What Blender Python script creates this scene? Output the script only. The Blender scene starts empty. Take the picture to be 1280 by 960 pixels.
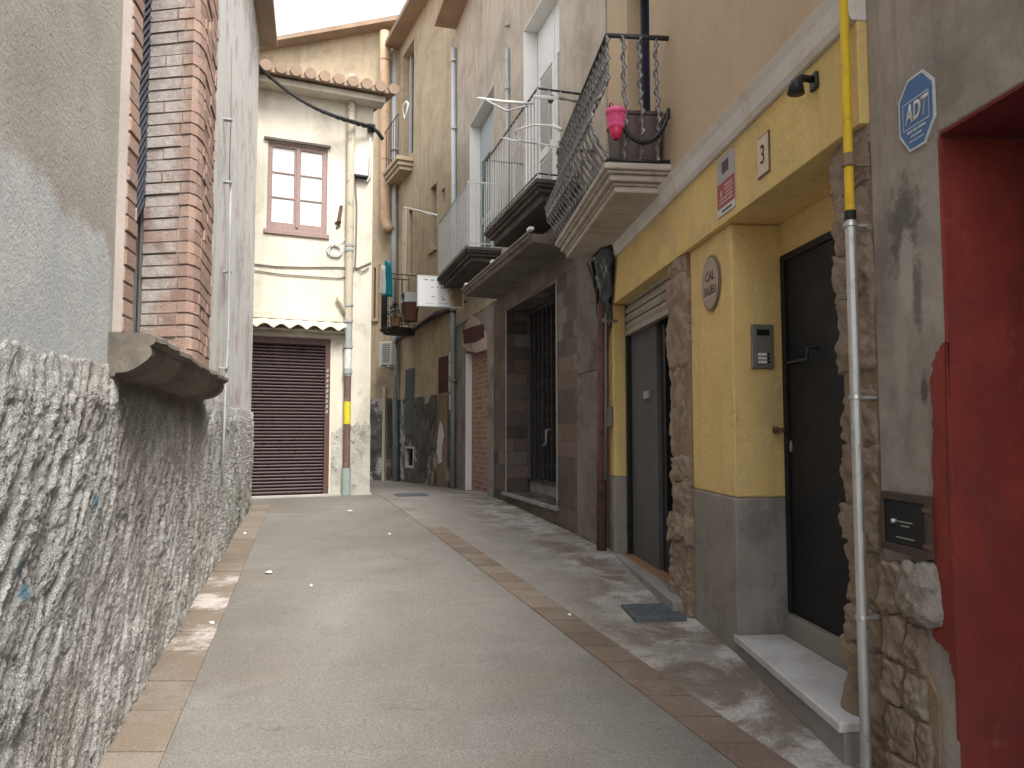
import bpy, bmesh, math, random
import numpy as np
from mathutils import Vector, Matrix
random.seed(11)
rng = np.random.default_rng(5)
scene = bpy.context.scene
C = scene.collection

# ------------------------------------------------------------------ camera model
FPX = 930.0
PITCH = math.atan(60 / FPX)
CAMZ = 1.5
CP, SP = math.cos(PITCH), math.sin(PITCH)

def ray(px, py):
    u = (px - 640) / FPX; v = (480 - py) / FPX
    return Vector((u, CP - v * SP, v * CP + SP))

GY = [-150, -40, 0, 11, 12.3, 13.5, 15.1, 19.1, 30, 80, 200]
GZ = [-5, -1.6, 0, .44, .468, .44, .37, .26, 0, -1.2, -4]
def g(y):
    return float(np.mean([np.interp(y + k, GY, GZ) for k in (-.8, -.4, 0, .4, .8)]))

def ground(px, py):
    r = ray(px, py); y = 8.0
    for _ in range(40):
        y = (CAMZ - g(y)) / (-r.z / r.y)
    return Vector((r.x / r.y * y, y, g(y)))

class Frame:
    """A facade's line in plan: t runs along it, o out towards the street, z up."""
    def __init__(s, O, d, n, right=-1):
        s.O = Vector(O); s.d = Vector(d); s.n = Vector(n).normalized(); s.right = right
    def P(s, t, o, z):
        q = s.O + s.d * t + s.n * o
        return Vector((q.x, q.y, z))
    def hit(s, px, py, o=0.0):
        r = ray(px, py)
        a = np.array([[r.x, -s.d.x], [r.y, -s.d.y]])
        b = np.array([s.O.x + s.n.x * o, s.O.y + s.n.y * o])
        k, t = np.linalg.solve(a, b)
        return float(t), CAMZ + r.z * float(k)
    def t(s, px, py=540, o=0.0): return s.hit(px, py, o)[0]
    def z(s, px, py, o=0.0): return s.hit(px, py, o)[1]
    def inv(s, p):
        a = np.array([[s.d.x, s.n.x], [s.d.y, s.n.y]])
        t, o = np.linalg.solve(a, np.array([p.x - s.O.x, p.y - s.O.y]))
        return float(t), float(o)
    def gz(s, t, o=0): return g(s.P(t, o, 0).y)

R = Frame((1.781, 0), (-.098, 1), (-1, -.098))
L = Frame((-.90, 0), (-.2667, 1), (1, .2667), 1)
B = Frame((3.19, 0), (-.29, 1), (-1, -.29))
D = Frame((5.605, 0), (-.45, 1), (-1, -.45))
E = Frame((0, 13.589), (1, .431), (.431, -1), 1)
T = Frame((0, 18.2), (1, -.3), (-.3, -1), 1)

# ------------------------------------------------------------------ numpy noise
_tab = np.random.default_rng(3).random((256, 256))
def vn(x, y, s=0):
    x = np.asarray(x, float) + s * 17.3; y = np.asarray(y, float) + s * 31.7
    xi = np.floor(x).astype(int); yi = np.floor(y).astype(int)
    fx = x - xi; fy = y - yi
    fx = fx * fx * fx * (fx * (fx * 6 - 15) + 10); fy = fy * fy * fy * (fy * (fy * 6 - 15) + 10)
    h = lambda a, b: _tab[(a % 256), (b % 256)]
    return (h(xi, yi) * (1 - fx) + h(xi + 1, yi) * fx) * (1 - fy) + (h(xi, yi + 1) * (1 - fx) + h(xi + 1, yi + 1) * fx) * fy
def fbm(x, y, o=4, s=0):
    a, t, w = .5, 0, 0
    for k in range(o):
        t = t + a * vn(x * 2 ** k, y * 2 ** k, s + k); w += a; a *= .5
    return t / w

# ------------------------------------------------------------------ mesh builder
BASE = {}
class MB:
    def __init__(s, fr=None):
        s.v = []; s.f = []; s.fr = fr
    def add(s, vs, fs):
        b = len(s.v); s.v += [tuple(v) for v in vs]; s.f += [tuple(i + b for i in f) for f in fs]; return s
    def box(s, a0, a1, b0, b1, c0, c1):
        a0, a1 = sorted((a0, a1)); b0, b1 = sorted((b0, b1)); c0, c1 = sorted((c0, c1))
        vs = [(x, y, z) for x in (a0, a1) for y in (b0, b1) for z in (c0, c1)]
        return s.add(vs, [(0, 1, 3, 2), (4, 6, 7, 5), (0, 4, 5, 1), (2, 3, 7, 6), (0, 2, 6, 4), (1, 5, 7, 3)])
    def prism(s, poly, axis, c0, c1):
        n = len(poly)
        def pt(p, c): return {'t': (c, p[0], p[1]), 'o': (p[0], c, p[1]), 'z': (p[0], p[1], c)}[axis]
        vs = [pt(p, c0) for p in poly] + [pt(p, c1) for p in poly]
        fs = [tuple(range(n)), tuple(range(2 * n - 1, n - 1, -1))] + [(i, (i + 1) % n, n + (i + 1) % n, n + i) for i in range(n)]
        return s.add(vs, fs)
    def tube(s, pts, r, n=8, caps=True):
        pts = [Vector(p) for p in pts]; m = len(pts)
        rs = r if isinstance(r, (list, tuple)) else [r] * m
        vs = []; up = None
        for i, p in enumerate(pts):
            d = (pts[min(i + 1, m - 1)] - pts[max(i - 1, 0)])
            d = d.normalized() if d.length > 1e-9 else Vector((0, 0, 1))
            if up is None:
                up = d.cross(Vector((0, 0, 1)) if abs(d.z) < .9 else Vector((1, 0, 0))).normalized()
            up = (up - d * up.dot(d)).normalized(); w = d.cross(up)
            for k in range(n):
                a = 2 * math.pi * k / n
                vs.append(p + (up * math.cos(a) + w * math.sin(a)) * rs[i])
        fs = [(i * n + k, i * n + (k + 1) % n, (i + 1) * n + (k + 1) % n, (i + 1) * n + k) for i in range(m - 1) for k in range(n)]
        if caps: fs += [tuple(range(n - 1, -1, -1)), tuple(range((m - 1) * n, m * n))]
        return s.add(vs, fs)
    def wall(s, t0, t1, o0, o1, z0, z1, holes=()):
        ts = sorted({t0, t1, *[h[k] for h in holes for k in (0, 1) if t0 < h[k] < t1]})
        zs = sorted({z0, z1, *[h[k] for h in holes for k in (2, 3) if z0 < h[k] < z1]})
        def solid(i, j):
            if not (0 <= i < len(ts) - 1 and 0 <= j < len(zs) - 1): return False
            tm = (ts[i] + ts[i + 1]) / 2; zm = (zs[j] + zs[j + 1]) / 2
            return not any(h[0] < tm < h[1] and h[2] < zm < h[3] for h in holes)
        for i in range(len(ts) - 1):
            for j in range(len(zs) - 1):
                if not solid(i, j): continue
                a, b, c, d = ts[i], ts[i + 1], zs[j], zs[j + 1]
                for o in (o0, o1): s.add([(a, o, c), (b, o, c), (b, o, d), (a, o, d)], [(0, 1, 2, 3)])
                for (di, dj, q) in ((-1, 0, ((a, c), (a, d))), (1, 0, ((b, c), (b, d))), (0, -1, ((a, c), (b, c))), (0, 1, ((a, d), (b, d)))):
                    if not solid(i + di, j + dj):
                        (p, r_), (u, w) = q
                        s.add([(p, o0, r_), (u, o0, w), (u, o1, w), (p, o1, r_)], [(0, 1, 2, 3)])
        return s
    def stone(s, c, h, seed, rough=.012, k=5.0, n=5):
        """one rounded, pitted rubble block"""
        idx = {}; vs = []; fs = []
        def vid(p):
            key = tuple(round(q, 4) for q in p)
            if key not in idx:
                x, y, z = p
                q = (abs(x) ** k + abs(y) ** k + abs(z) ** k) ** (1 / k)
                x, y, z = x / q, y / q, z / q
                sc = 1.0
                vv = Vector((c[0] + x * h[0], c[1] + y * h[1], c[2] + z * h[2]))
                d = (fbm(vv.x * 9 + vv.y * 5, vv.z * 9 + vv.y * 4, 3, seed) - .5) * 2 * rough
                e = (fbm(vv.x * 34 + vv.y * 22, vv.z * 34, 4, seed + 3) - .5) * rough * 1.3
                nrm = Vector((x / h[0], y / h[1], z / h[2])).normalized()
                idx[key] = len(vs); vs.append(vv + nrm * (d + e))
            return idx[key]
        for ax in range(3):
            for sg in (-1, 1):
                for i in range(n):
                    for j in range(n):
                        q = []
                        for (a, b) in ((i, j), (i + 1, j), (i + 1, j + 1), (i, j + 1)):
                            p = [0, 0, 0]; p[ax] = sg; p[(ax + 1) % 3] = -1 + 2 * a / n; p[(ax + 2) % 3] = -1 + 2 * b / n
                            q.append(vid(p))
                        fs.append(tuple(q))
        return s.add(vs, fs)
    def build(s, name, mat, parent=None, label=None, cat=None, group=None, kind=None, bevel=0, smooth=False, weld=False, keep=False):
        P = s.fr.P if s.fr else (lambda a, b, c: Vector((a, b, c)))
        W = [P(*v) for v in s.v]
        if parent is not None: base = BASE[parent.name]
        elif keep: base = Vector((0, 0, 0))
        else:
            xs = [w.x for w in W]; ys = [w.y for w in W]; zs = [w.z for w in W]
            base = Vector(((min(xs) + max(xs)) / 2, (min(ys) + max(ys)) / 2, min(zs)))
        me = bpy.data.meshes.new(name)
        me.from_pydata([w - base for w in W], [], s.f)
        # uv in metres, box projected in the facade's own directions
        uv = me.uv_layers.new(name='UVMap')
        k = s.fr.d.length if s.fr else 1.0
        loc = np.array(s.v, float) * np.array([k, 1, 1])
        li = 0
        for f in s.f:
            q = loc[list(f)]
            nn = np.zeros(3)
            for i in range(len(f)):
                a, b = q[i], q[(i + 1) % len(f)]
                nn += np.cross(a, b)
            nn = np.abs(nn); ax = int(np.argmax(nn))
            for i in range(len(f)):
                p = q[i]
                uv.data[li].uv = ((p[1], p[2]) if ax == 0 else (p[0], p[2]) if ax == 1 else (p[0], p[1])); li += 1
        bm = bmesh.new(); bm.from_mesh(me)
        if weld: bmesh.ops.remove_doubles(bm, verts=bm.verts, dist=1e-4)
        bmesh.ops.recalc_face_normals(bm, faces=bm.faces)
        bm.to_mesh(me); bm.free()
        if smooth:
            me.polygons.foreach_set('use_smooth', [True] * len(me.polygons))
        me.materials.append(mat)
        o = bpy.data.objects.new(name, me); C.objects.link(o)
        if parent is not None: o.parent = parent
        else: o.location = base
        BASE[o.name] = base
        if bevel:
            m = o.modifiers.new('edge', 'BEVEL'); m.width = bevel; m.segments = 2; m.limit_method = 'ANGLE'; m.angle_limit = math.radians(40)
        tag(o, label, cat, group, kind)
        return o

def tag(o, label=None, cat=None, group=None, kind=None):
    if label: o['label'] = label
    if cat: o['category'] = cat
    if group: o['group'] = group
    if kind: o['kind'] = kind
    return o

def thing(name, label, cat, base, group=None):
    o = bpy.data.objects.new(name, None); C.objects.link(o)
    o.location = base; o.empty_display_size = .1
    BASE[o.name] = Vector(base)
    return tag(o, label, cat, group)

def text(body, size, fr, t, o, z, mat, parent, name='lettering', shear=0.0, sx=1.0, depth=.0015, bold=0.0):
    cu = bpy.data.curves.new('txt', 'FONT'); cu.body = body; cu.size = size; cu.align_x = 'CENTER'; cu.align_y = 'CENTER'
    cu.extrude = 0; cu.shear = shear; cu.offset = bold; cu.resolution_u = 3
    ob = bpy.data.objects.new('txt', cu); C.objects.link(ob)
    dg = bpy.context.evaluated_depsgraph_get(); dg.update()
    me = bpy.data.meshes.new_from_object(ob.evaluated_get(dg))
    bpy.data.objects.remove(ob); bpy.data.curves.remove(cu)
    me.name = name
    base = BASE[parent.name]; k = fr.d.length
    for v in me.vertices:
        v.co = fr.P(t + fr.right * v.co.x * sx / k, o, z + v.co.y) - base
    me.materials.clear(); me.materials.append(mat)
    q = bpy.data.objects.new(name, me); C.objects.link(q); q.parent = parent; BASE[q.name] = base
    m = q.modifiers.new('thick', 'SOLIDIFY'); m.thickness = depth; m.offset = 0
    return q

# ------------------------------------------------------------------ materials
class Mat:
    def __init__(s, name):
        s.m = bpy.data.materials.new(name); s.m.use_nodes = True
        s.nt = s.m.node_tree; s.b = s.nt.nodes['Principled BSDF']
        s.b.inputs['Roughness'].default_value = .85
        s.b.inputs['Specular IOR Level'].default_value = .3
        s._c = None
    def node(s, t, **kw):
        n = s.nt.nodes.new(t)
        for k, v in kw.items(): setattr(n, k, v)
        return n
    def put(s, sock, v):
        if isinstance(v, bpy.types.NodeSocket): s.nt.links.new(v, sock)
        elif isinstance(v, tuple) and len(v) == 3 and sock.type == 'RGBA': sock.default_value = (*v, 1)
        else: sock.default_value = v
    def co(s, scale=(1, 1, 1), src='Object', rot=(0, 0, 0), loc=(0, 0, 0)):
        if s._c is None: s._c = s.node('ShaderNodeTexCoord')
        mp = s.node('ShaderNodeMapping')
        s.nt.links.new(s._c.outputs[src], mp.inputs['Vector'])
        if isinstance(scale, (int, float)): scale = (scale,) * 3
        mp.inputs['Scale'].default_value = scale; mp.inputs['Rotation'].default_value = rot; mp.inputs['Location'].default_value = loc
        return mp.outputs[0]
    def noise(s, scale=1.0, det=6, ro=.6, vec=None, dist=0.0, src='Object', loc=(0, 0, 0)):
        n = s.node('ShaderNodeTexNoise')
        n.inputs['Scale'].default_value = 1.0; n.inputs['Detail'].default_value = det; n.inputs['Roughness'].default_value = ro
        n.inputs['Distortion'].default_value = dist
        s.nt.links.new(vec if vec is not None else s.co(scale, src, loc=loc), n.inputs['Vector'])
        return n.outputs['Fac']
    def ramp(s, fac, *stops):
        n = s.node('ShaderNodeValToRGB'); el = n.color_ramp.elements
        while len(el) < len(stops): el.new(.5)
        for e, (p, c) in zip(el, stops):
            e.position = p; e.color = (*c, 1) if isinstance(c, tuple) else (c, c, c, 1)
        s.put(n.inputs[0], fac)
        return n.outputs[0]
    def mix(s, fac, a, b, mode='MIX'):
        n = s.node('ShaderNodeMix', data_type='RGBA', blend_type=mode)
        s.put(n.inputs[0], fac); s.put(n.inputs[6], a); s.put(n.inputs[7], b)
        return n.outputs[2]
    def mth(s, op, a, b=0.0, clamp=False):
        n = s.node('ShaderNodeMath', operation=op, use_clamp=clamp)
        s.put(n.inputs[0], a); s.put(n.inputs[1], b)
        return n.outputs[0]
    def sep(s, src='UV'):
        if s._c is None: s._c = s.node('ShaderNodeTexCoord')
        n = s.node('ShaderNodeSeparateXYZ'); s.nt.links.new(s._c.outputs[src], n.inputs[0])
        return n.outputs
    def rng(s, v, a, b, lo=0.0, hi=1.0):
        n = s.node('ShaderNodeMapRange'); n.interpolation_type = 'SMOOTHSTEP'
        s.put(n.inputs[0], v)
        for i, q in enumerate((a, b, lo, hi)): n.inputs[i + 1].default_value = q
        return n.outputs[0]
    def bump(s, h, strength=.5, dist=.01, nrm=None):
        n = s.node('ShaderNodeBump'); n.inputs['Strength'].default_value = strength; n.inputs['Distance'].default_value = dist
        s.put(n.inputs['Height'], h)
        if nrm is not None: s.nt.links.new(nrm, n.inputs['Normal'])
        return n.outputs[0]
    def island(s):
        return s.node('ShaderNodeNewGeometry').outputs['Random Per Island']
    def out(s, col=None, rough=None, nrm=None, metal=None):
        if col is not None: s.put(s.b.inputs['Base Color'], col)
        if rough is not None: s.put(s.b.inputs['Roughness'], rough)
        if nrm is not None: s.put(s.b.inputs['Normal'], nrm)
        if metal is not None: s.put(s.b.inputs['Metallic'], metal)
        return s.m

def sc(c, k): return tuple(min(1, q * k) for q in c)

def plaster(name, a, b=None, stain=None, amt=.5, bs=30, bstr=.35, bd=.006, streak=None, chips=None, rough=.92, sscale=1.3):
    M = Mat(name); b = b or sc(a, .8)
    n1 = M.noise(1.7, 8, .65, dist=.4)
    col = M.ramp(n1, (.32, b), (.66, a))
    if stain:
        n2 = M.noise(sscale, 10, .7, loc=(3, 8, 1), dist=.6)
        col = M.mix(M.mth('MULTIPLY', M.rng(n2, .5, .64), amt), col, stain)
    if streak:
        n3 = M.noise(vec=M.co((7, 7, .55)), det=5, ro=.6)
        col = M.mix(M.mth('MULTIPLY', M.rng(n3, .5, .72), streak[1]), col, streak[0])
    if chips:
        n4 = M.noise(5, 9, .75, loc=(9, 2, 4))
        col = M.mix(M.rng(n4, chips[1], chips[1] + .02), col, chips[0])
    fine = M.noise(bs, 6, .7); fs = M.noise(bs * 5, 3, .6)
    col = M.mix(.22, col, M.ramp(fs, (.3, .35), (.7, .65)), 'OVERLAY')
    nb = M.bump(fine, bstr, bd); nb = M.bump(n1, .4, .02, nb)
    return M.out(col, rough, nb)

def metal(name, a, b=None, rough=.45, met=.0, sc_=14, thr=.55, bump=.15):
    M = Mat(name); n = M.noise(sc_, 8, .7)
    col = M.mix(M.rng(n, thr, thr + .12), a, b or sc(a, .6))
    return M.out(col, M.rng(n, .3, .7, rough - .1, rough + .15), M.bump(n, bump, .003), met)

def plain(name, c, rough=.6, met=0.0):
    M = Mat(name); n = M.noise(20, 5, .6)
    return M.out(M.ramp(n, (.3, sc(c, .85)), (.7, sc(c, 1.08))), rough, None, met)
# ------------------------------------------------------------------ the place's materials
m = {}
m['pipe_grey'] = metal('zinc_pipe', (.36, .38, .38), (.25, .25, .24), .45, .0)
m['pipe_white'] = plain('white_pvc', (.62, .63, .62), .45)
m['steel'] = metal('galvanised_steel', (.55, .56, .55), (.42, .42, .41), .35, .75)
m['yellow_paint'] = metal('yellow_pipe_paint', (.66, .44, .02), (.5, .33, .03), .4)
m['iron'] = metal('black_iron', (.035, .037, .042), (.055, .045, .04), .38)
m['rust'] = metal('rusty_iron', (.125, .07, .052), (.07, .045, .036), .8, 0, 9, .5, .4)
m['white_paint'] = metal('old_white_paint', (.66, .66, .63), (.5, .5, .47), .55)
m['black_cable'] = plain('black_cable', (.022, .022, .024), .5)
m['grey_cable'] = plain('dusty_cable', (.2, .18, .15), .7)
m['white_cable'] = plain('white_cable', (.68, .68, .65), .5)
m['black_plastic'] = plain('black_plastic', (.02, .02, .021), .4)
m['white_plastic'] = plain('white_plastic', (.68, .68, .66), .45)
m['grey_plastic'] = plain('grey_plastic', (.3, .3, .3), .5)
m['ink'] = plain('black_ink', (.03, .025, .025), .7)
m['faint_ink'] = plain('faded_ink', (.38, .38, .36), .7)
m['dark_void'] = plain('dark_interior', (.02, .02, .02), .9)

# left house
def mk_left_plaster():
    M = Mat('grey_painted_plaster'); u, v, _ = M.sep('UV')
    n1 = M.noise(2.2, 8, .65); n2 = M.noise(.9, 6, .6, loc=(4, 1, 2)); st = M.noise(vec=M.co((10, 10, .5)), det=6)
    col = M.ramp(n1, (.3, (.42, .38, .335)), (.7, (.57, .53, .475)))
    # the patch of pale blue-white paint low on the near stretch
    edge = M.mth('ADD', v, M.mth('MULTIPLY', M.mth('SUBTRACT', n2, .5), 1.0))
    lim = M.mth('ADD', M.mth('MULTIPLY', u, -.04), 2.44)
    patch = M.rng(M.mth('SUBTRACT', lim, edge), -.02, .07)
    near = M.mth('MULTIPLY', patch, M.rng(u, 3.38, 3.3))
    blotch = M.noise(3.5, 8, .7, loc=(1, 6, 3))
    pale = M.mix(M.rng(blotch, .4, .66), (.58, .615, .625), (.74, .75, .73))
    col = M.mix(M.mth('MULTIPLY', near, .8), col, pale)
    # far stretch: limewash with pinkish and grey streaks
    far = M.rng(u, 5.2, 5.4)
    lime = M.mix(M.rng(st, .52, .72), (.78, .77, .74), (.6, .555, .53))
    lime = M.mix(M.mth('MULTIPLY', M.rng(M.noise(2.6, 6, .6, loc=(7, 7, 7)), .55, .66), .55), lime, (.52, .33, .31))
    lime = M.mix(M.mth('MULTIPLY', M.rng(M.noise(1.3, 9, .7, loc=(2, 9, 3), dist=.5), .5, .6), .6), lime, (.47, .44, .42))
    col = M.mix(far, col, lime)
    chip = M.noise(4.2, 10, .75, loc=(2, 2, 9))
    col = M.mix(M.mth('MULTIPLY', M.rng(chip, .655, .68), .8), col, (.2, .18, .16))
    f = M.noise(46, 7, .75); f2 = M.noise(150, 3, .6)
    col = M.mix(.3, col, M.ramp(f2, (.3, .32), (.7, .68)), 'OVERLAY')
    return M.out(col, .93, M.bump(chip, .3, .02, M.bump(f, .9, .02)))
m['left_plaster'] = mk_left_plaster()

def mk_socle():
    M = Mat('rough_drip_render'); u, v, _ = M.sep('UV')
    n1 = M.noise(vec=M.co((14, 14, 3.2)), det=8, ro=.7); n2 = M.noise(1.2, 6, .6); n3 = M.noise(vec=M.co((26, 26, 8)), det=8, ro=.75, loc=None) if False else M.noise(24, 8, .75)
    col = M.ramp(n1, (.25, (.34, .325, .3)), (.44, (.5, .485, .455)), (.66, (.66, .65, .625)))
    col = M.mix(M.mth('MULTIPLY', M.rng(n2, .48, .66), .4), col, (.38, .34, .29))
    # run-off stain under the window sill
    a = M.mth('MULTIPLY', M.rng(u, 3.3, 3.5), M.rng(u, 6.3, 5.9))
    run = M.mth('ADD', v, M.mth('MULTIPLY', M.mth('SUBTRACT', M.noise(vec=M.co((6, 6, .8)), det=4), .5), 2.2))
    st = M.mth('MULTIPLY', a, M.rng(run, .75, 1.7))
    col = M.mix(M.mth('MULTIPLY', st, .62), col, (.17, .138, .11))
    gr = M.noise(170, 3, .7); gr2 = M.noise(60, 6, .75, loc=(3, 1, 2))
    col = M.mix(.75, col, M.ramp(gr, (.34, .12), (.66, .88)), 'OVERLAY')
    col = M.mix(M.mth('MULTIPLY', M.rng(gr2, .54, .66), .5), col, (.17, .155, .14))
    # moss near the far foot, blue spray specks
    ms = M.mth('MULTIPLY', M.mth('MULTIPLY', M.rng(u, 7.2, 9.0), M.rng(v, 1.25, .55)), M.rng(M.noise(5, 8, .7, loc=(5, 5, 5)), .44, .6))
    col = M.mix(M.mth('MULTIPLY', ms, .75), col, (.09, .1, .045))
    for (uu, vv, r) in ((2.36, 1.02, .075), (3.12, 1.22, .07), (2.31, 1.1, .05)):
        du = M.mth('SUBTRACT', u, uu); dv = M.mth('SUBTRACT', v, vv)
        dd = M.mth('SQRT', M.mth('ADD', M.mth('MULTIPLY', du, du), M.mth('MULTIPLY', M.mth('MULTIPLY', dv, dv), 3.0)))
        dd = M.mth('ADD', dd, M.mth('MULTIPLY', M.mth('SUBTRACT', M.noise(30, 5, .7), .5), .16))
        col = M.mix(M.mth('MULTIPLY', M.rng(dd, r, r * .3), .75), col, (.1, .34, .48))
    return M.out(col, .95, M.bump(M.noise(130, 4, .75), 1.0, .016, M.bump(n3, .6, .02)))
m['socle'] = mk_socle()

def mk_brick():
    M = Mat('old_brick'); r = M.island()
    col = M.ramp(r, (.0, (.33, .215, .175)), (.35, (.42, .285, .23)), (.7, (.48, .325, .255)), (1, (.35, .25, .215)))
    n = M.noise(9, 8, .7); u, v, _ = M.sep('Object')
    w = M.noise(1.7, 6, .6, loc=(2, 3, 1))
    zz = M.sep('Object')[2]
    white = M.rng(M.mth('ADD', w, M.mth('MULTIPLY', M.mth('SUBTRACT', zz, 2.3), .13)), .43, .57)
    reveal = M.rng(M.mth('ADD', M.sep('UV')[0], M.mth('MULTIPLY', M.mth('SUBTRACT', n, .5), .3)), .09, -.06)
    col = M.mix(M.mth('MULTIPLY', M.mth('MULTIPLY', white, .85), reveal), col, M.mix(M.rng(M.noise(14, 8, .75), .4, .65), (.66, .62, .59), (.46, .4, .37)))
    col = M.mix(M.mth('MULTIPLY', M.rng(n, .5, .75), .45), col, (.36, .28, .23))
    return M.out(col, .95, M.bump(M.noise(60, 6, .75), .9, .012))
m['brick'] = mk_brick()
m['mortar'] = plaster('grey_mortar', (.4, .355, .32), bs=60)
m['sill'] = plaster('mossy_stone', (.23, .2, .165), (.1, .088, .072), (.055, .05, .042), .8, bs=24, bstr=.6, bd=.012, chips=((.2, .21, .11), .68))
m['grille'] = metal('blue_grey_steel', (.05, .058, .075), (.08, .09, .11), .45)

# end house
m['cream'] = plaster('cream_limewash', (.71, .67, .575), (.6, .555, .46), (.47, .42, .34), .7, bs=26, bstr=.3, streak=((.46, .41, .32), .35))
m['end_socle'] = plaster('peeling_grey_render', (.58, .56, .51), (.42, .4, .35), (.24, .215, .18), .85, bs=14, bstr=.9, bd=.03, chips=((.13, .12, .09), .6), sscale=3)
m['brown_wood'] = plain('brown_window_wood', (.31, .215, .195), .6)
m['curtain_sky_glass'] = Mat('curtain_sky_glass').out((.93, .93, .93), .25)  # white curtain and reflected sky both put into the pane colour
m['shutter_brown'] = metal('brown_slats', (.115, .085, .085), (.085, .06, .066), .33, .3, 5)
m['shutter_frame'] = metal('brown_frame', (.115, .066, .058), (.09, .055, .05), .5)
m['rooftile'] = plaster('terracotta_tile', (.37, .265, .19), (.27, .19, .14), (.25, .22, .17), .6, bs=20)
m['white_tile'] = plaster('whitewashed_tile', (.66, .62, .53), (.5, .45, .37), (.36, .31, .24), .6, bs=26)
m['pipe_cream'] = metal('cream_pipe', (.5, .45, .35), (.3, .26, .2), .6, 0, 6)
m['pipe_brown'] = metal('brown_pipe', (.17, .1, .085), (.26, .22, .19), .6, 0, 10)
m['sleeve_green'] = metal('green_grey_sleeve', (.33, .38, .36), (.26, .28, .26), .5)
m['spray_yellow'] = plain('yellow_spray', (.68, .6, .04), .6)

# right houses
m['yellow'] = plaster('yellow_plaster', (.73, .54, .225), (.65, .47, .19), (.5, .39, .22), .6, bs=15, bstr=.95, bd=.02, streak=((.53, .4, .19), .45), chips=((.5, .42, .27), .69))
m['plinth'] = plaster('grey_plinth', (.3, .275, .245), (.21, .195, .175), (.15, .135, .12), .6, bs=22, bstr=.35, sscale=2)
m['beige_rough'] = plaster('beige_roughcast', (.56, .43, .29), (.49, .37, .25), bs=60, bstr=.8, bd=.012)
m['cornice'] = plaster('white_cornice', (.66, .65, .63), (.56, .54, .51), (.5, .37, .22), .55, bs=30, sscale=2)
m['balcony_stone'] = plaster('pale_balcony_stone', (.47, .425, .37), (.37, .335, .29), (.26, .2, .16), .5, bs=30, sscale=3)
m['black_door'] = metal('black_door_paint', (.009, .01, .013), (.014, .015, .018), .55, 0, 3, .5, .06)
m['roller'] = metal('grey_roller', (.3, .275, .25), (.2, .175, .15), .45, .3, 6)
m['dark_glass'] = plain('dark_glass', (.012, .014, .015), .12)
m['dark_frame'] = plain('dark_frame', (.014, .015, .016), .35)
m['door_panel'] = plaster('dull_panel', (.11, .11, .11), (.08, .08, .08), bs=10, bstr=.1)
m['terracotta_floor'] = plaster('terracotta_floor', (.3, .17, .09), (.22, .13, .08), bs=20)
m['marble'] = plaster('worn_marble_step', (.56, .56, .57), (.42, .42, .42), (.3, .29, .28), .6, bs=40, bstr=.15, rough=.6)
m['step_grey'] = plaster('grey_step', (.3, .29, .28), (.2, .19, .18), (.13, .12, .11), .6, bs=30)

def mk_stone():
    M = Mat('sandstone_rubble'); r = M.island(); n = M.noise(7, 8, .7); n2 = M.noise(2, 5, .6); n3 = M.noise(38, 8, .75)
    col = M.ramp(r, (0, (.34, .26, .2)), (.4, (.38, .295, .225)), (.75, (.36, .265, .205)), (1, (.4, .325, .26)))
    col = M.mix(M.rng(n, .42, .66), col, (.27, .2, .15))
    col = M.mix(M.mth('MULTIPLY', M.rng(n2, .52, .66), .5), col, (.33, .3, .27))
    col = M.mix(M.mth('MULTIPLY', M.rng(n3, .62, .7), .55), col, (.44, .38, .31))
    return M.out(col, .95, M.bump(M.noise(120, 4, .7), .5, .004, M.bump(n3, 1.0, .018, M.bump(n, .8, .03))))
m['rubble'] = mk_stone()
m['rubble_mortar'] = plaster('earth_mortar', (.29, .215, .145), (.2, .145, .1), (.14, .1, .075), .6, bs=18, bstr=.9, bd=.02)

def mk_concrete():
    M = Mat('stained_concrete'); n = M.noise(2.3, 9, .7, dist=.3)
    st = M.noise(vec=M.co((11, 11, 1.1)), det=7, ro=.65)
    col = M.ramp(n, (.33, (.21, .182, .158)), (.66, (.38, .34, .3)))
    col = M.mix(M.mth('MULTIPLY', M.rng(st, .5, .7), .5), col, (.19, .165, .15))
    u, v, _ = M.sep('UV')
    def blob(u0, v0, ru, rv, s):
        a = M.mth('DIVIDE', M.mth('SUBTRACT', u, u0), ru); b = M.mth('DIVIDE', M.mth('SUBTRACT', v, v0), rv)
        d = M.mth('SQRT', M.mth('ADD', M.mth('MULTIPLY', a, a), M.mth('MULTIPLY', b, b)))
        d = M.mth('ADD', d, M.mth('MULTIPLY', M.mth('SUBTRACT', M.noise(15, 9, .75, loc=(s, s, 1)), .5), 2.6))
        return M.rng(d, 1.15, .45)
    for (u0, v0, ru, rv, c, k, s) in ((2.83, 2.28, .12, .2, (.09, .082, .075), .8, 1), (2.82, 2.12, .05, .2, (.4, .37, .33), .8, 5), (2.76, 2.0, .035, .17, (.12, .108, .1), .8, 2), (2.74, 1.65, .025, .07, (.08, .072, .068), .85, 7), (2.87, 1.8, .05, .28, (.37, .34, .3), .5, 3)):
        col = M.mix(M.mth('MULTIPLY', blob(u0, v0, ru, rv, s), k), col, c)
    f = M.noise(40, 7, .7)
    return M.out(col, .93, M.bump(f, .45, .008, M.bump(n, .5, .02)))
m['concrete'] = mk_concrete()

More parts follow.
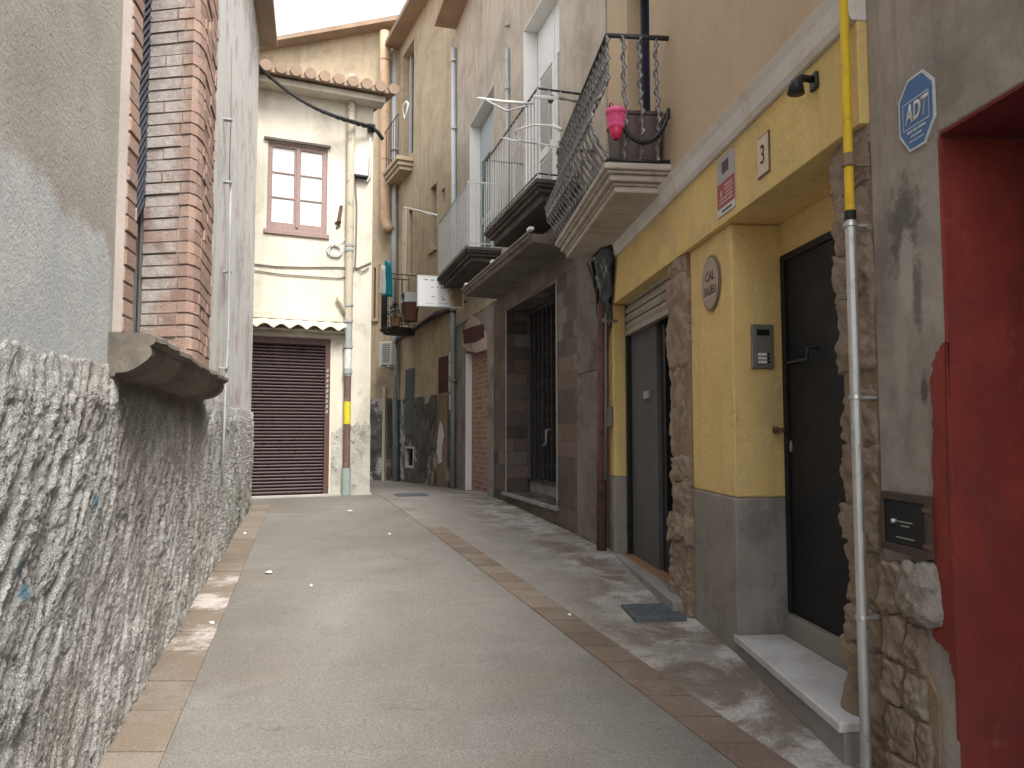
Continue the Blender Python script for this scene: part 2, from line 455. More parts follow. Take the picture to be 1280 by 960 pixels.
def mk_red():
    M = Mat('red_wall_paint'); n = M.noise(2.4, 8, .7); ch = M.noise(9, 9, .75, loc=(3, 1, 7)); st = M.noise(vec=M.co((8, 8, 1.5)), det=6); big = M.noise(1.1, 8, .7, loc=(6, 2, 2), dist=.6)
    col = M.ramp(n, (.3, (.165, .025, .02)), (.7, (.275, .042, .032)))
    col = M.mix(M.mth('MULTIPLY', M.rng(st, .52, .7), .5), col, (.12, .02, .02))
    col = M.mix(M.mth('MULTIPLY', M.rng(big, .47, .62), .6), col, (.115, .03, .028))
    col = M.mix(M.mth('MULTIPLY', M.mth('MULTIPLY', M.rng(ch, .56, .68), M.rng(n, .48, .6)), .45), col, (.3, .12, .1))
    return M.out(col, .75, M.bump(M.noise(26, 6, .7), .35, .008, M.bump(n, .6, .02)))
m['red'] = mk_red()
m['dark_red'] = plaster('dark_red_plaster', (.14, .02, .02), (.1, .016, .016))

# brown shop-front house
def mk_cladding():
    M = Mat('brown_stone_tiles')
    br = M.node('ShaderNodeTexBrick'); M.nt.links.new(M.co(1, 'UV'), br.inputs['Vector'])
    br.offset = .37; br.squash = 1
    for k, v in (('Color1', (.0, .0, .0, 1)), ('Color2', (1, 1, 1, 1)), ('Mortar', (.5, .5, .5, 1)), ('Scale', 1.0), ('Mortar Size', .006), ('Brick Width', .33), ('Row Height', .2), ('Bias', 0.0)):
        br.inputs[k].default_value = v
    vo = M.ramp(br.outputs['Color'], (0, (.06, .042, .034)), (.35, (.1, .082, .073)), (.65, (.125, .086, .068)), (1, (.15, .132, .12)))
    n = M.noise(6, 8, .7)
    col = M.mix(.5, vo, M.ramp(n, (.3, .3), (.7, .66)), 'OVERLAY')
    col = M.mix(br.outputs['Fac'], col, (.07, .058, .05))
    h = M.mth('SUBTRACT', M.mth('MULTIPLY', n, .2), br.outputs['Fac'])
    return M.out(col, .6, M.bump(h, .6, .006))
m['cladding'] = mk_cladding()
m['gravel_render'] = plaster('dark_gravel_render', (.25, .22, .195), (.16, .14, .125), (.085, .068, .058), .6, bs=34, bstr=1.0, bd=.03, chips=((.27, .24, .21), .6))
m['grey_render'] = plaster('dirty_grey_render', (.3, .28, .26), (.2, .185, .17), (.1, .09, .08), .7, bs=24, bstr=.5, streak=((.16, .145, .13), .5), chips=((.36, .34, .31), .63))
m['upper_stone'] = plaster('worn_upper_render', (.5, .43, .345), (.37, .315, .25), (.25, .215, .18), .5, bs=24, streak=((.3, .25, .21), .7))
m['canopy'] = plaster('sooty_slab', (.19, .165, .145), (.12, .1, .088), (.06, .052, .046), .6, bs=24, chips=((.34, .31, .28), .66), sscale=2.2)
m['dark_slab'] = plaster('black_sooty_slab', (.1, .085, .076), (.055, .047, .043), (.035, .03, .028), .6, bs=24, chips=((.25, .22, .2), .68))
m['green_shutter'] = metal('pale_green_door', (.42, .46, .46), (.32, .35, .35), .55)
m['white_lining'] = plaster('white_reveal', (.74, .73, .7), (.64, .63, .6), bs=30, bstr=.15)
m['grey_rail'] = metal('grey_rail_paint', (.45, .46, .46), (.3, .3, .3), .5)
def mk_redbrick():
    M = Mat('bricked_up_infill')
    br = M.node('ShaderNodeTexBrick'); M.nt.links.new(M.co(1, 'UV'), br.inputs['Vector'])
    for k, v in (('Color1', (.29, .12, .09, 1)), ('Color2', (.37, .2, .16, 1)), ('Mortar', (.36, .3, .27, 1)), ('Scale', 1.0), ('Mortar Size', .012), ('Brick Width', .28), ('Row Height', .09)):
        br.inputs[k].default_value = v
    n = M.noise(7, 8, .7); u = M.sep('UV')
    col = M.mix(M.rng(n, .48, .66), br.outputs['Color'], (.38, .32, .29))
    sp = M.mth('MULTIPLY', M.rng(M.noise(9, 4, .6, loc=(6, 1, 2)), .52, .6), M.mth('MULTIPLY', M.rng(u[1], 1.7, 1.85), M.rng(u[1], 2.3, 2.1)))
    col = M.mix(M.mth('MULTIPLY', sp, .6), col, (.5, .36, .06))
    return M.out(col, .9, M.bump(br.outputs['Fac'], .5, .008))
m['redbrick'] = mk_redbrick()
m['pink_plaster'] = plaster('pinkish_plaster', (.5, .42, .38), (.4, .32, .28), (.25, .15, .12), .6, bs=24)
m['brown_patch'] = plaster('red_brown_patch', (.1, .04, .03), (.07, .03, .025))

# far houses
m['tan'] = plaster('tan_render', (.47, .38, .26), (.37, .295, .2), (.26, .205, .15), .55, bs=18, streak=((.27, .21, .16), .55))
def mk_damp():
    M = Mat('damp_blotchy_render'); n = M.noise(1.6, 10, .75, dist=.8); n2 = M.noise(4, 9, .75, loc=(2, 6, 4)); n3 = M.noise(1.1, 8, .7, loc=(8, 8, 1))
    col = M.ramp(n, (.34, (.045, .041, .037)), (.5, (.11, .1, .09)), (.66, (.23, .21, .19)))
    col = M.mix(M.rng(n2, .57, .63), col, (.045, .04, .037))
    col = M.mix(M.mth('MULTIPLY', M.rng(n3, .55, .6), .75), col, (.5, .47, .43))
    return M.out(col, .92, M.bump(n2, .8, .03))
m['damp'] = mk_damp()
m['tan_dark'] = plaster('shaded_tan_render', (.3, .225, .165), (.23, .17, .125), (.17, .13, .1), .6, bs=18, streak=((.16, .12, .09), .5))
m['terracotta_pipe'] = metal('painted_tan_pipe', (.45, .31, .2), (.34, .22, .135), .6, 0, 5)
m['pipe_pale'] = metal('pale_grey_pipe', (.52, .56, .58), (.38, .41, .42), .5, 0, 5)
m['blue_shutter'] = plain('grey_blue_shutter', (.085, .095, .105), .7)
m['bluegreen_pipe'] = metal('green_grey_pipe', (.2, .24, .23), (.15, .17, .165), .55)

# street
def mk_street():
    M = Mat('street_concrete'); n = M.noise(.55, 8, .65, dist=.5); n2 = M.noise(2.6, 8, .7); sp = M.noise(95, 2, .5); sp2 = M.noise(230, 2, .5)
    drag = M.noise(vec=M.co((1.2, 5, 1), rot=(0, 0, .25)), det=7, ro=.65)
    col = M.ramp(n, (.3, (.18, .169, .153)), (.7, (.25, .237, .217)))
    col = M.mix(M.mth('MULTIPLY', M.rng(n2, .46, .72), .45), col, (.165, .15, .13))
    col = M.mix(M.mth('MULTIPLY', M.rng(drag, .5, .75), .35), col, (.285, .27, .247))
    # old damp marks along the left gutter
    sx = M.sep('Object'); side = M.mth('ADD', sx[0], M.mth('MULTIPLY', sx[1], .2667))
    wet = M.mth('MULTIPLY', M.rng(M.mth('ADD', side, M.mth('MULTIPLY', n2, 1.0)), .75, .1), M.rng(n, .42, .58))
    col = M.mix(M.mth('MULTIPLY', wet, .6), col, (.125, .11, .095))
    big = M.noise(.35, 7, .6, loc=(3, 3, 3), dist=.7); rusty = M.noise(1.3, 8, .7, loc=(8, 1, 5))
    col = M.mix(M.mth('MULTIPLY', M.rng(big, .46, .62), .5), col, (.15, .14, .127))
    col = M.mix(M.mth('MULTIPLY', M.rng(rusty, .52, .68), .4), col, (.21, .17, .13))
    crk = M.node('ShaderNodeTexVoronoi'); crk.feature = 'DISTANCE_TO_EDGE'; crk.inputs['Scale'].default_value = .42
    wv = M.node('ShaderNodeVectorMath', operation='ADD'); M.nt.links.new(M.co(1), wv.inputs[0])
    nz = M.node('ShaderNodeTexNoise'); nz.inputs['Scale'].default_value = 1.6; nz.inputs['Detail'].default_value = 8; M.nt.links.new(M.co(1), nz.inputs['Vector']); M.nt.links.new(nz.outputs['Color'], wv.inputs[1]); M.nt.links.new(wv.outputs[0], crk.inputs['Vector'])
    ck = M.mth('MULTIPLY', M.rng(crk.outputs['Distance'], .006, .001), M.rng(M.noise(.8, 4, .6, loc=(5, 5, 0)), .5, .6))
    col = M.mix(M.mth('MULTIPLY', ck, .6), col, (.08, .072, .062))
    col = M.mix(.38, col, M.ramp(sp, (.32, .2), (.68, .8)), 'OVERLAY')
    col = M.mix(.25, col, M.ramp(sp2, (.32, .2), (.68, .8)), 'OVERLAY')
    return M.out(col, .86, M.bump(sp, .35, .004, M.bump(n2, .25, .01)))
m['street'] = mk_street()

def mk_pavement():
    M = Mat('stained_side_paving'); n = M.noise(.9, 8, .65, dist=.4); n2 = M.noise(3, 9, .7); sp = M.noise(110, 2, .5)
    sx = M.sep('Object'); d = M.mth('SUBTRACT', M.mth('SUBTRACT', 1.781, M.mth('MULTIPLY', sx[1], .098)), sx[0])   # metres from the house line
    far = M.rng(sx[1], 7.4, 8.6)
    d2 = M.mth('SUBTRACT', M.mth('SUBTRACT', 3.19, M.mth('MULTIPLY', sx[1], .29)), sx[0])
    d = M.mth('ADD', M.mth('MULTIPLY', d, M.mth('SUBTRACT', 1.0, far)), M.mth('MULTIPLY', d2, far))
    col = M.ramp(n2, (.3, (.2, .186, .167)), (.7, (.285, .268, .245)))
    e = M.mth('ADD', d, M.mth('MULTIPLY', M.mth('SUBTRACT', n, .5), 1.5))
    lime = M.noise(2.1, 10, .72, loc=(5, 3, 2), dist=.5)
    col = M.mix(M.mth('MULTIPLY', M.mth('MULTIPLY', M.rng(e, .85, .35), M.rng(lime, .42, .6)), .8), col, (.5, .485, .465))
    damp = M.noise(1.9, 9, .7, loc=(1, 9, 4), dist=.6)
    col = M.mix(M.mth('MULTIPLY', M.mth('MULTIPLY', M.rng(e, .95, .45), M.rng(damp, .46, .58)), .85), col, (.15, .115, .09))
    col = M.mix(.45, col, M.ramp(sp, (.32, .25), (.68, .75)), 'OVERLAY')
    return M.out(col, .8, M.bump(sp, .3, .004, M.bump(n2, .3, .01)))
m['pavement'] = mk_pavement()

def mk_paver(name, cs, white=0):
    M = Mat(name); r = M.island(); n = M.noise(3.5, 8, .7); sp = M.noise(90, 3, .6)
    col = M.ramp(r, (0, cs[0]), (.5, cs[1]), (1, cs[2]))
    col = M.mix(M.mth('MULTIPLY', M.rng(n, .46, .68), .5), col, (.25, .225, .2))
    if white:
        w = M.noise(2.3, 9, .7, loc=(4, 4, 4)); sx = M.sep('Object')
        k = M.mth('MULTIPLY', M.rng(w, .47, .62), M.mth('MULTIPLY', M.rng(sx[1], 4.4, 4.7), M.rng(sx[1], 7.0, 6.3)))
        col = M.mix(M.mth('MULTIPLY', k, .8), col, (.55, .5, .47))
    col = M.mix(.4, col, M.ramp(sp, (.32, .25), (.68, .75)), 'OVERLAY')
    return M.out(col, .85, M.bump(sp, .4, .004))
m['paver_brown'] = mk_paver('brown_pavers', ((.15, .113, .09), (.19, .143, .11), (.225, .177, .142)))
m['paver_tan'] = mk_paver('tan_pavers', ((.17, .134, .103), (.205, .165, .125), (.23, .192, .155)), 1)
m['paver_grey'] = mk_paver('grey_pavers', ((.2, .18, .165), (.25, .225, .205), (.29, .265, .245)))
# ------------------------------------------------------------------ street
GROUND_PTS_L = [(765, 838), (640, 742), (531, 659), (488, 628)]
bandxy = [ground(*p) for p in GROUND_PTS_L]
by = [p.y for p in bandxy]; bx = [p.x for p in bandxy]
def band_x(y):
    if y < by[0]: return bx[0] + (y - by[0]) * (bx[1] - bx[0]) / (by[1] - by[0])
    if y > by[-1]: return bx[-1] + (y - by[-1]) * -.36
    return float(np.interp(y, by, bx))
BW = .235

mb = MB()
ys = [-150, -60, -20, -8] + [k * .5 for k in range(-8, 45)] + [26, 32, 45, 80, 200]
xs = [-200, -60, -25] + [k * .5 for k in range(-24, 17)] + [20, 60, 200]
n = len(xs)
mb.add([(x, y, g(y) - (.25 if abs(x) > 30 else 0)) for y in ys for x in xs],
       [(j * n + i, j * n + i + 1, (j + 1) * n + i + 1, (j + 1) * n + i) for j in range(len(ys) - 1) for i in range(n - 1)])
mb.build('street', m['street'], kind='structure', keep=True, smooth=True)

# the stained strip of paving on the right, between the paver band and the houses
def wall_x(y):
    return (1.781 - .098 * y) if y < 7.5 else (3.19 - .29 * y)
mb = MB(); yy = [.3 + .25 * k for k in range(56)]
vs = []
for y in yy:
    a = band_x(y) + BW; b = max(a + .05, wall_x(y) + .45)
    for q in range(5):
        vs.append((a + (b - a) * q / 4, y, g(y) + .004))
mb.add(vs, [(j * 5 + i, j * 5 + i + 1, (j + 1) * 5 + i + 1, (j + 1) * 5 + i) for j in range(len(yy) - 1) for i in range(4)])
mb.build('pavement', m['pavement'], kind='structure', keep=True, smooth=True)

# paver bands
def pavers(name, mat, y0, y1, edge, w, step, inset=.006):
    mb = MB(); y = y0; k = 0
    while y < y1:
        l = step * random.uniform(.85, 1.15); a, b = y + inset, min(y + l, y1) - inset
        up = .0055 + random.uniform(0, .003)
        p = [(edge(a), a), (edge(a) + w, a), (edge(b) + w, b), (edge(b), b)]
        mb.add([(x, q, g(q) + up) for x, q in p] + [(x, q, g(q) - .03) for x, q in p],
               [(0, 1, 2, 3), (7, 6, 5, 4)] + [(i, i + 4, (i + 1) % 4 + 4, (i + 1) % 4) for i in range(4)])
        y += l; k += 1
    return mb.build(name, mat, kind='structure', keep=True)
ysw = ground(531, 659).y
pavers('brown_paving_band', m['paver_brown'], .4, ysw, band_x, BW, .27)
pavers('grey_paving_band', m['paver_grey'], ysw, 13.0, band_x, BW, .34)
ledge = lambda y: L.P(y, .03, 0).x
pavers('tan_paving_band', m['paver_tan'], .4, 10.95, ledge, .26, .42)

# drain covers
def grate(name, fr, c, lt, lo, bars, label, along=True):
    t, o = fr.inv(c); z = c.z
    r = thing(name, label, 'drain cover', fr.P(t, o, z))
    k = fr.d.length; ht, ho = lt / 2 / k, lo / 2
    mb = MB(fr); e = .022
    zz = lambda tt: g(fr.P(tt, o, 0).y)
    z0, z1 = zz(t - ht), zz(t + ht); zt = max(z0, z1) + .024; zb = min(z0, z1) - .05
    for (a, b, c_, d) in ((t - ht, t + ht, o - ho, o - ho + e), (t - ht, t + ht, o + ho - e, o + ho), (t - ht, t - ht + e, o - ho + e, o + ho - e), (t + ht - e, t + ht, o - ho + e, o + ho - e)):
        mb.box(a, b, c_, d, zb, zt)
    mb.build('frame', m['drain'], r, bevel=.002)
    mb = MB(fr); inner = 2 * (ht - e)
    for i in range(bars):
        a = t - ht + e + inner * (i + .3) / bars
        mb.box(a, a + inner / bars * .55, o - ho + e, o + ho - e, zt - .014, zt - .002)
    mb.box(t - ht + e, t + ht - e, o - .012, o + .012, zt - .015, zt - .004)
    mb.build('grating', m['drain'], r)
    mb = MB(fr); mb.box(t - ht + e, t + ht - e, o - ho + e, o + ho - e, min(z0, z1) - .02, max(z0, z1) + .007)
    mb.build('pit', m['dark_void'], r)
m['drain'] = metal('slate_iron_grate', (.105, .122, .14), (.07, .08, .09), .55)
grate('drain_grate', R, ground(816, 768), .40, .36, 9, 'slotted iron drain cover in the paving in front of the yellow house')
grate('drain_grate', B, ground(514, 619.5), .42, .5, 10, 'far dark drain cover where the alley bends')

# scraps of paper and plaster on the street
spots = [(336, 717, .05), (437, 640, .034), (487, 669, .024), (712, 771, .02), (389, 734, .014), (306, 668, .024), (266, 781, .024)]
names = {3: 'small white scrap lying on the brown paver band', 0: 'largest crumpled white scrap lying on the left half of the street'}
for i, (px, py, r) in enumerate(spots):
    c = ground(px, py); mb = MB(); k = 7
    top = [(c.x + r * math.cos(2 * math.pi * j / k) * random.uniform(.5, 1.2), c.y + r * math.sin(2 * math.pi * j / k) * random.uniform(.5, 1.2), c.z + .009 + random.uniform(0, .012)) for j in range(k)]
    mb.add(top + [(x, y, z - .004) for x, y, z in top] + [(c.x, c.y, c.z + .028), (c.x, c.y, c.z + .012)],
           [(j, (j + 1) % k, 2 * k) for j in range(k)] + [((j + 1) % k + k, j + k, 2 * k + 1) for j in range(k)] + [(j, j + k, (j + 1) % k + k, (j + 1) % k) for j in range(k)])
    mb.build('paper_scrap', m['white_plastic'], label=names.get(i, 'tiny white scrap of litter on the grey street'), cat='litter', group='scraps littering the street')

# ------------------------------------------------------------------ left house
HL = thing('plastered_house', 'weathered plaster house on the left with coarse drip render base and brick window', 'house', L.P(5, -.3, g(5)))
ST = 1.785                                     # top of the rough render
sz = L.z(129, 411)                              # top of the sill
ty0, ty1 = 3.27, L.t(268, 300, .12)
win = (3.42, 5.12, sz - .02, 5.35)
mb = MB(L); mb.wall(-1.5, 10.72, -.45, 0, -.5, 7.3, [win]); mb.wall(10.72 - .45, 10.72, -7, -.45, -.5, 7.3)
mb.build('wall', m['left_plaster'], HL, weld=True)
mb = MB(L); mb.wall(-1.6, 10.85, -3.5, .25, 7.3, 7.4)
mb.build('roof_eave', m['rooftile'], HL)

# coarse render: a dense relief
tk = [-.4, 0, .3, .6, .85, 1.0]
while tk[-1] < 10.72: tk.append(tk[-1] * 1.0042 + .0006)
tk[-1] = 10.735
tk = np.array(tk); zk = np.linspace(-.12, 1, 250)
Tm, Zr = np.meshgrid(tk, zk, indexing='ij')
gz = np.array([L.gz(t) for t in tk])
rag = ST + .03 * (fbm(tk * 14, tk * 0 + 3, 4, 2) - .5) * 2 + .05 * np.clip(np.sin(tk * 2.1) * .4, -.4, .4)
under = (tk > 3.2) & (tk < 5.95)
rag = np.where(under, np.minimum(rag, 1.86), rag)
Z = gz[:, None] - .12 + (rag[:, None] - gz[:, None] + .12) * ((Zr + .12) / 1.12)
w = fbm(Tm * 3, Z * 2, 3, 9) - .5
pa, qa = .84 * Tm - .54 * Z, .54 * Tm + .84 * Z
sm = lambda x, a, b: np.clip((x - a) / (b - a), 0, 1) ** 2 * (3 - 2 * np.clip((x - a) / (b - a), 0, 1))
s1 = vn(pa * 24 + w * 5, qa * 6.0 + w * 3, 1)
s1b = vn(pa * 41 + w * 7 + 9, qa * 10.5 + w * 4, 4)
s2 = fbm(pa * 95, qa * 42, 3, 5)
s3 = fbm(Tm * 210, Z * 190, 2, 7)
patchy = sm(fbm(Tm * 1.7, Z * 1.9, 3, 15), .35, .6)
st_ = np.maximum(sm(s1, .26, .74), .75 * sm(s1b, .28, .76))
h = .029 * st_ * (.6 + .4 * patchy) + .014 * s2 * (.4 + .6 * patchy) + .012 * s3 + .014 * w
topfade = np.clip((rag[:, None] - Z) / .16, 0, 1)
H = .003 + h * (.12 + .88 * topfade)
H[:, -1] = -.004
nt, nz = Tm.shape
mb = MB(L)
mb.v = list(zip(Tm.ravel(), H.ravel(), Z.ravel()))
ii, jj = np.meshgrid(np.arange(nt - 1), np.arange(nz - 1), indexing='ij')
a = (ii * nz + jj).ravel()
mb.f = list(zip(a, a + nz, a + nz + 1, a + 1))
# fast path for this one big sheet
base = BASE[HL.name]; me = bpy.data.meshes.new('drip_render')
co = np.array(mb.v); wx = L.O.x + L.d.x * co[:, 0] + L.n.x * co[:, 1]; wy = L.O.y + L.d.y * co[:, 0] + L.n.y * co[:, 1]
me.from_pydata(np.stack([wx - base.x, wy - base.y, co[:, 2] - base.z], 1).tolist(), [], [tuple(int(q) for q in f) for f in mb.f])
uv = me.uv_layers.new(name='UVMap')
li = np.zeros(len(me.loops), dtype=np.int32); me.loops.foreach_get('vertex_index', li)
uv.data.foreach_set('uv', np.stack([co[li, 0] * L.d.length, co[li, 2]], 1).astype(np.float32).ravel())
me.polygons.foreach_set('use_smooth', [True] * len(me.polygons))
me.materials.append(m['socle'])
so = bpy.data.objects.new('rough_render_base', me); C.objects.link(so); so.parent = HL; BASE[so.name] = base
mb = MB(L); mb.box(10.72, 10.76, -3, .03, -.2, ST); mb.build('end_render', m['socle'], HL)

# brick window surround: every course laid brick by brick along the jamb's plan line
def courses(path, depth, z0, z1, ch, mb, closed_ends=True):
    seg = [Vector(p) for p in path]
    ln = [0]
    for a, b in zip(seg, seg[1:]): ln.append(ln[-1] + (b - a).length)
    def at(s):
        for i in range(len(seg) - 1):
            if s <= ln[i + 1] + 1e-6:
                f = (s - ln[i]) / (ln[i + 1] - ln[i]); return seg[i].lerp(seg[i + 1], max(0, min(1, f)))
        return seg[-1]
    z = z0; row = 0
    while z < z1:
        joints = [0.0]; s = random.choice((.12, .24, .2)) if row % 2 else .25
        while s < ln[-1] - .06: joints.append(s); s += random.choice((.25, .25, .12, .24))
        joints.append(ln[-1])
        for a, b in zip(joints, joints[1:]):
            a2, b2 = a + (.005 if a > 0 else 0), b - (.005 if b < ln[-1] else 0)
            pr = random.uniform(-.006, .006)
            ss = [a2] + [q for q in ln if a2 + .01 < q < b2 - .01] + [b2]
            front = [at(q) for q in ss]
            off = []
            for q in ss:
                d = (at(min(q + .02, ln[-1])) - at(max(q - .02, 0))).normalized()
                off.append(Vector((-d.y, d.x)))
            fr_ = [p + o_ * pr for p, o_ in zip(front, off)]
            bk = [p - o_ * depth for p, o_ in zip(front, off)]
            zz0, zz1 = z + .0045 + random.uniform(0, .003), z + ch - .0045
            nn = len(ss); vs = []
            for zz in (zz0, zz1): vs += [(p.x, p.y, zz) for p in fr_] + [(p.x, p.y, zz) for p in bk]
            q2 = 2 * nn
            fs = [(i, i + 1, q2 + i + 1, q2 + i) for i in range(nn - 1)] + [(nn + i + 1, nn + i, q2 + nn + i, q2 + nn + i + 1) for i in range(nn - 1)]
            fs += [(i + 1, i, nn + i, nn + i + 1) for i in range(nn - 1)] + [(q2 + i, q2 + i + 1, q2 + nn + i + 1, q2 + nn + i) for i in range(nn - 1)]
            fs += [(0, q2, q2 + nn, nn), (nn - 1, 2 * nn - 1, q2 + 2 * nn - 1, q2 + nn - 1)]
            mb.add(vs, fs)
        z += ch; row += 1
gi = L.t(179, 300, -.2); tc_ = L.t(243, 300, .12); te_ = L.t(268, 300, .14)
near = [(3.28, .045), (3.41, .055), (3.47, .035), (3.6, -.03)]
far = [(gi, -.2), (tc_ - .02, .085), (tc_ + .02, .12), (tc_ + .1, .14), (te_ - .1, .14), (te_, .11), (te_ + .03, .0)]
W1 = MB(L)
mb = MB(L); mb.box(3.42, 5.115, -.36, -.34, sz - .01, 5.34); winp = mb.build('window', m['dark_glass'], HL)
for path in (near, far):
    mb = MB(L); courses(path, .1, sz + .002, 5.3, .0765, mb); mb.build('brick_jamb', m['brick'], winp, bevel=.004)
    mb = MB(L)
    pl = []
    for i, (t, o) in enumerate(path):
        u = Vector(path[min(i + 1, len(path) - 1)]) - Vector(path[max(i - 1, 0)]); u.normalize()
        pl.append((t + u.y * .008, o - u.x * .008))
    if path is far: pl = pl + [(te_, -.3), (gi + .12, -.33)]
    else: pl = pl + [(path[-1][0], path[-1][1] - .12), (path[0][0], path[0][1] - .12)]
    mb.prism(pl, 'z', sz + .001, 5.3); mb.build('mortar_bed', m['mortar'], winp)
mb = MB(L); mb.prism([(3.32, .03), (te_ - .05, .09), (te_ - .05, -.3), (3.32, -.3)], 'z', 5.301, 5.55); mb.build('brick_head', m['brick'], winp)
mb = MB(L)
# pierced steel lattice
z = sz + .01
t0, t1 = 3.6, gi + .04
wv = .055
k = 0
for sgn in (1, -1):
    c = -6.0
    while c < 6:
        # diagonal flat bar  z - sgn*t*1.0 = c
        a0, a1 = t0, t1
        z0, z1 = c + sgn * a0 * .9, c + sgn * a1 * .9
        lo, hi = min(z0, z1), max(z0, z1)
        if hi > sz + .02 and lo < 5.3:
            if lo >= sz and hi <= 5.33:
                mb.tube([(a0, -.205 + .004 * sgn, z0), (a1, -.205 + .004 * sgn, z1)], .0115, 4)
        c += wv
for q in (t0, (t0 + t1) / 2, t1): mb.tube([(q, -.225, sz), (q, -.225, 5.3)], .012, 6)
mb.build('lattice', m['grille'], winp)
# sill, quarter-round moulding
prof = [(-.05, sz), (.17, sz), (.195, sz - .012), (.2, sz - .035), (.185, sz - .05)]
for q in range(9):
    a = math.pi / 2 * q / 8
    prof.append((.035 + .14 * math.cos(a), sz - .055 - .125 * math.sin(a)))
prof += [(.02, sz - .2), (-.05, sz - .2)]
mb = MB(L); NS = 60; n = len(prof); vs = []
for i in range(NS + 1):
    t = ty0 - .05 + (5.9 - ty0 + .05) * i / NS
    for (o, z) in prof:
        d = (fbm(t * 7, z * 20 + o * 20, 3, 4) - .5) * .03 * (1 if o > .01 else 0)
        vs.append((t, o + d, z + d * .4))
mb.add(vs, [tuple(range(n)), tuple(range(NS * n + n - 1, NS * n - 1, -1))] + [(i * n + j, (i + 1) * n + j, (i + 1) * n + (j + 1) % n, i * n + (j + 1) % n) for i in range(NS) for j in range(n)])
mb.build('sill', m['sill'], winp)

# conduit on the far stretch
pts = [(289, 60), (288, 150), (286, 215), (287, 232), (286, 300), (284, 420), (281, 470), (279, 530), (276, 608)]
cp = [(*L.hit(px, py, .05), ) for px, py in pts]
t_fix = L.t(285, 330, .05)
cd = thing('conduit_pipe', 'thin grey conduit running up the left house beyond the brick window', 'pipe', L.P(t_fix, .05, .9))
mb = MB(L); mb.tube([(t, .06, z) for t, z in cp[3:]], .011, 8); mb.build('lower_pipe', m['pipe_grey'], cd, smooth=True)
mb = MB(L); mb.tube([(t, .055, z) for t, z in cp[:4]], .006, 8); mb.build('cable', m['grey_cable'], cd, smooth=True)
for py in (150, 228, 340, 460):
    t, z = L.hit(286.5 if py < 400 else 281, py, .05)
    mb = MB(L); mb.box(t - .03, t + .03, 0, .075, z - .008, z + .008); mb.build('clip', m['pipe_grey'], cd)
# ------------------------------------------------------------------ end house
ex1 = E.t(461.5, 600); EZ = 7.2
gE = g(12.3)
HE = thing('cream_house', 'two storey cream house closing the view with brown shuttered doorway', 'house', E.P(E.t(390), -.3, gE))
ta, tb = E.t(334, 235), E.t(409, 235); za, zb = E.z(371, 292), E.z(371, 181)
da, db, dz = E.t(305, 520), E.t(412, 520), E.z(365, 422)
sct = E.z(430, 527)
mb = MB(E); mb.wall(-9, ex1, -.4, 0, -.3, EZ, [(ta, tb, za, zb), (da, db, gE + .02, dz)])
mb.wall(ex1 - .4, ex1, -6, -.4, -.3, EZ)
mb.build('wall', m['cream'], HE, weld=True)
mb = MB(E)   # peeling grey base right of the doorway, with a broken top edge
poly = [(db + .03, gE - .25), (ex1 + .006, gE - .25), (ex1 + .006, sct - .05)]
for q in range(14):
    f = q / 13; poly.append((ex1 + .006 + (db + .03 - ex1 - .006) * f, sct + random.uniform(-.06, .06) - .18 * f))
mb.prism(poly, 'o', .001, .014); mb.build('peeling_base', m['end_socle'], HE)
mb = MB(E); mb.box(-4.6, ex1 + .03, .016, .07, gE - .3, gE + .035); mb.build('plinth_kerb', plaster('pale_kerb', (.5, .47, .43), (.38, .35, .31), bs=30), HE, bevel=.008)
# roof
mb = MB(E)
rise = 1.3
mb.prism([(.45, EZ), (.45, EZ + .06), (-5.5, EZ + rise + .06), (-5.5, EZ + rise)], 't', -9, ex1 + .25)
rf = mb.build('roof', m['rooftile'], HE)
mb = MB(E); x = -9
while x < ex1 + .2:
    pts = [(x + .1, .5 - (5.9) * k / 6, EZ + .075 + (rise) * k / 6) for k in range(7)]
    mb.tube(pts, .085, 12); x += .21
mb.build('tiles', m['rooftile'], rf)
mb = MB(E); mb.box(-9, ex1 + .12, 0, .3, EZ - .1, EZ - .002); mb.build('eave', m['cream'], HE)

# window
fw = .075
mb = MB(E); oo = (-.09, -.03)
mb.wall(ta - .02, tb + .02, oo[0], oo[1], za - .02, zb + .02, [(ta + fw, (ta + tb) / 2 - .05, za + .17, zb - fw), ((ta + tb) / 2 + .05, tb - fw, za + .17, zb - fw)])
wn = mb.build('window', m['brown_wood'], HE, weld=True, bevel=.006)
mb = MB(E); mb.box(ta - .04, tb + .04, -.09, .035, za - .045, za + .03); mb.build('sill', m['brown_wood'], wn, bevel=.006)
mb = MB(E); mb.box((ta + tb) / 2 - .02, (ta + tb) / 2 + .02, -.0295, -.012, za + .1, zb - .05); mb.build('mullion', m['brown_wood'], wn, bevel=.004)
for (a, b) in ((ta + fw, (ta + tb) / 2 - .05), ((ta + tb) / 2 + .05, tb - fw)):
    zz = np.linspace(za + .17, zb - fw, 4)
    for k in range(3):
        mb = MB(E); mb.box(a - .005, b + .005, -.07, -.062, zz[k] - .002, zz[k + 1] - .003); mb.build('pane', m['curtain_sky_glass'], wn)
    for k in (1, 2):
        mb = MB(E); mb.box(a, b, -.06, -.04, zz[k] - .011, zz[k] + .011); mb.build('glazing_bar', m['brown_wood'], wn)
mb = MB(E); mb.box(ta - .06, tb + .04, .001, .05, zb + .01, zb + .055); mb.build('drip_lintel', m['canopy'], wn, bevel=.008)

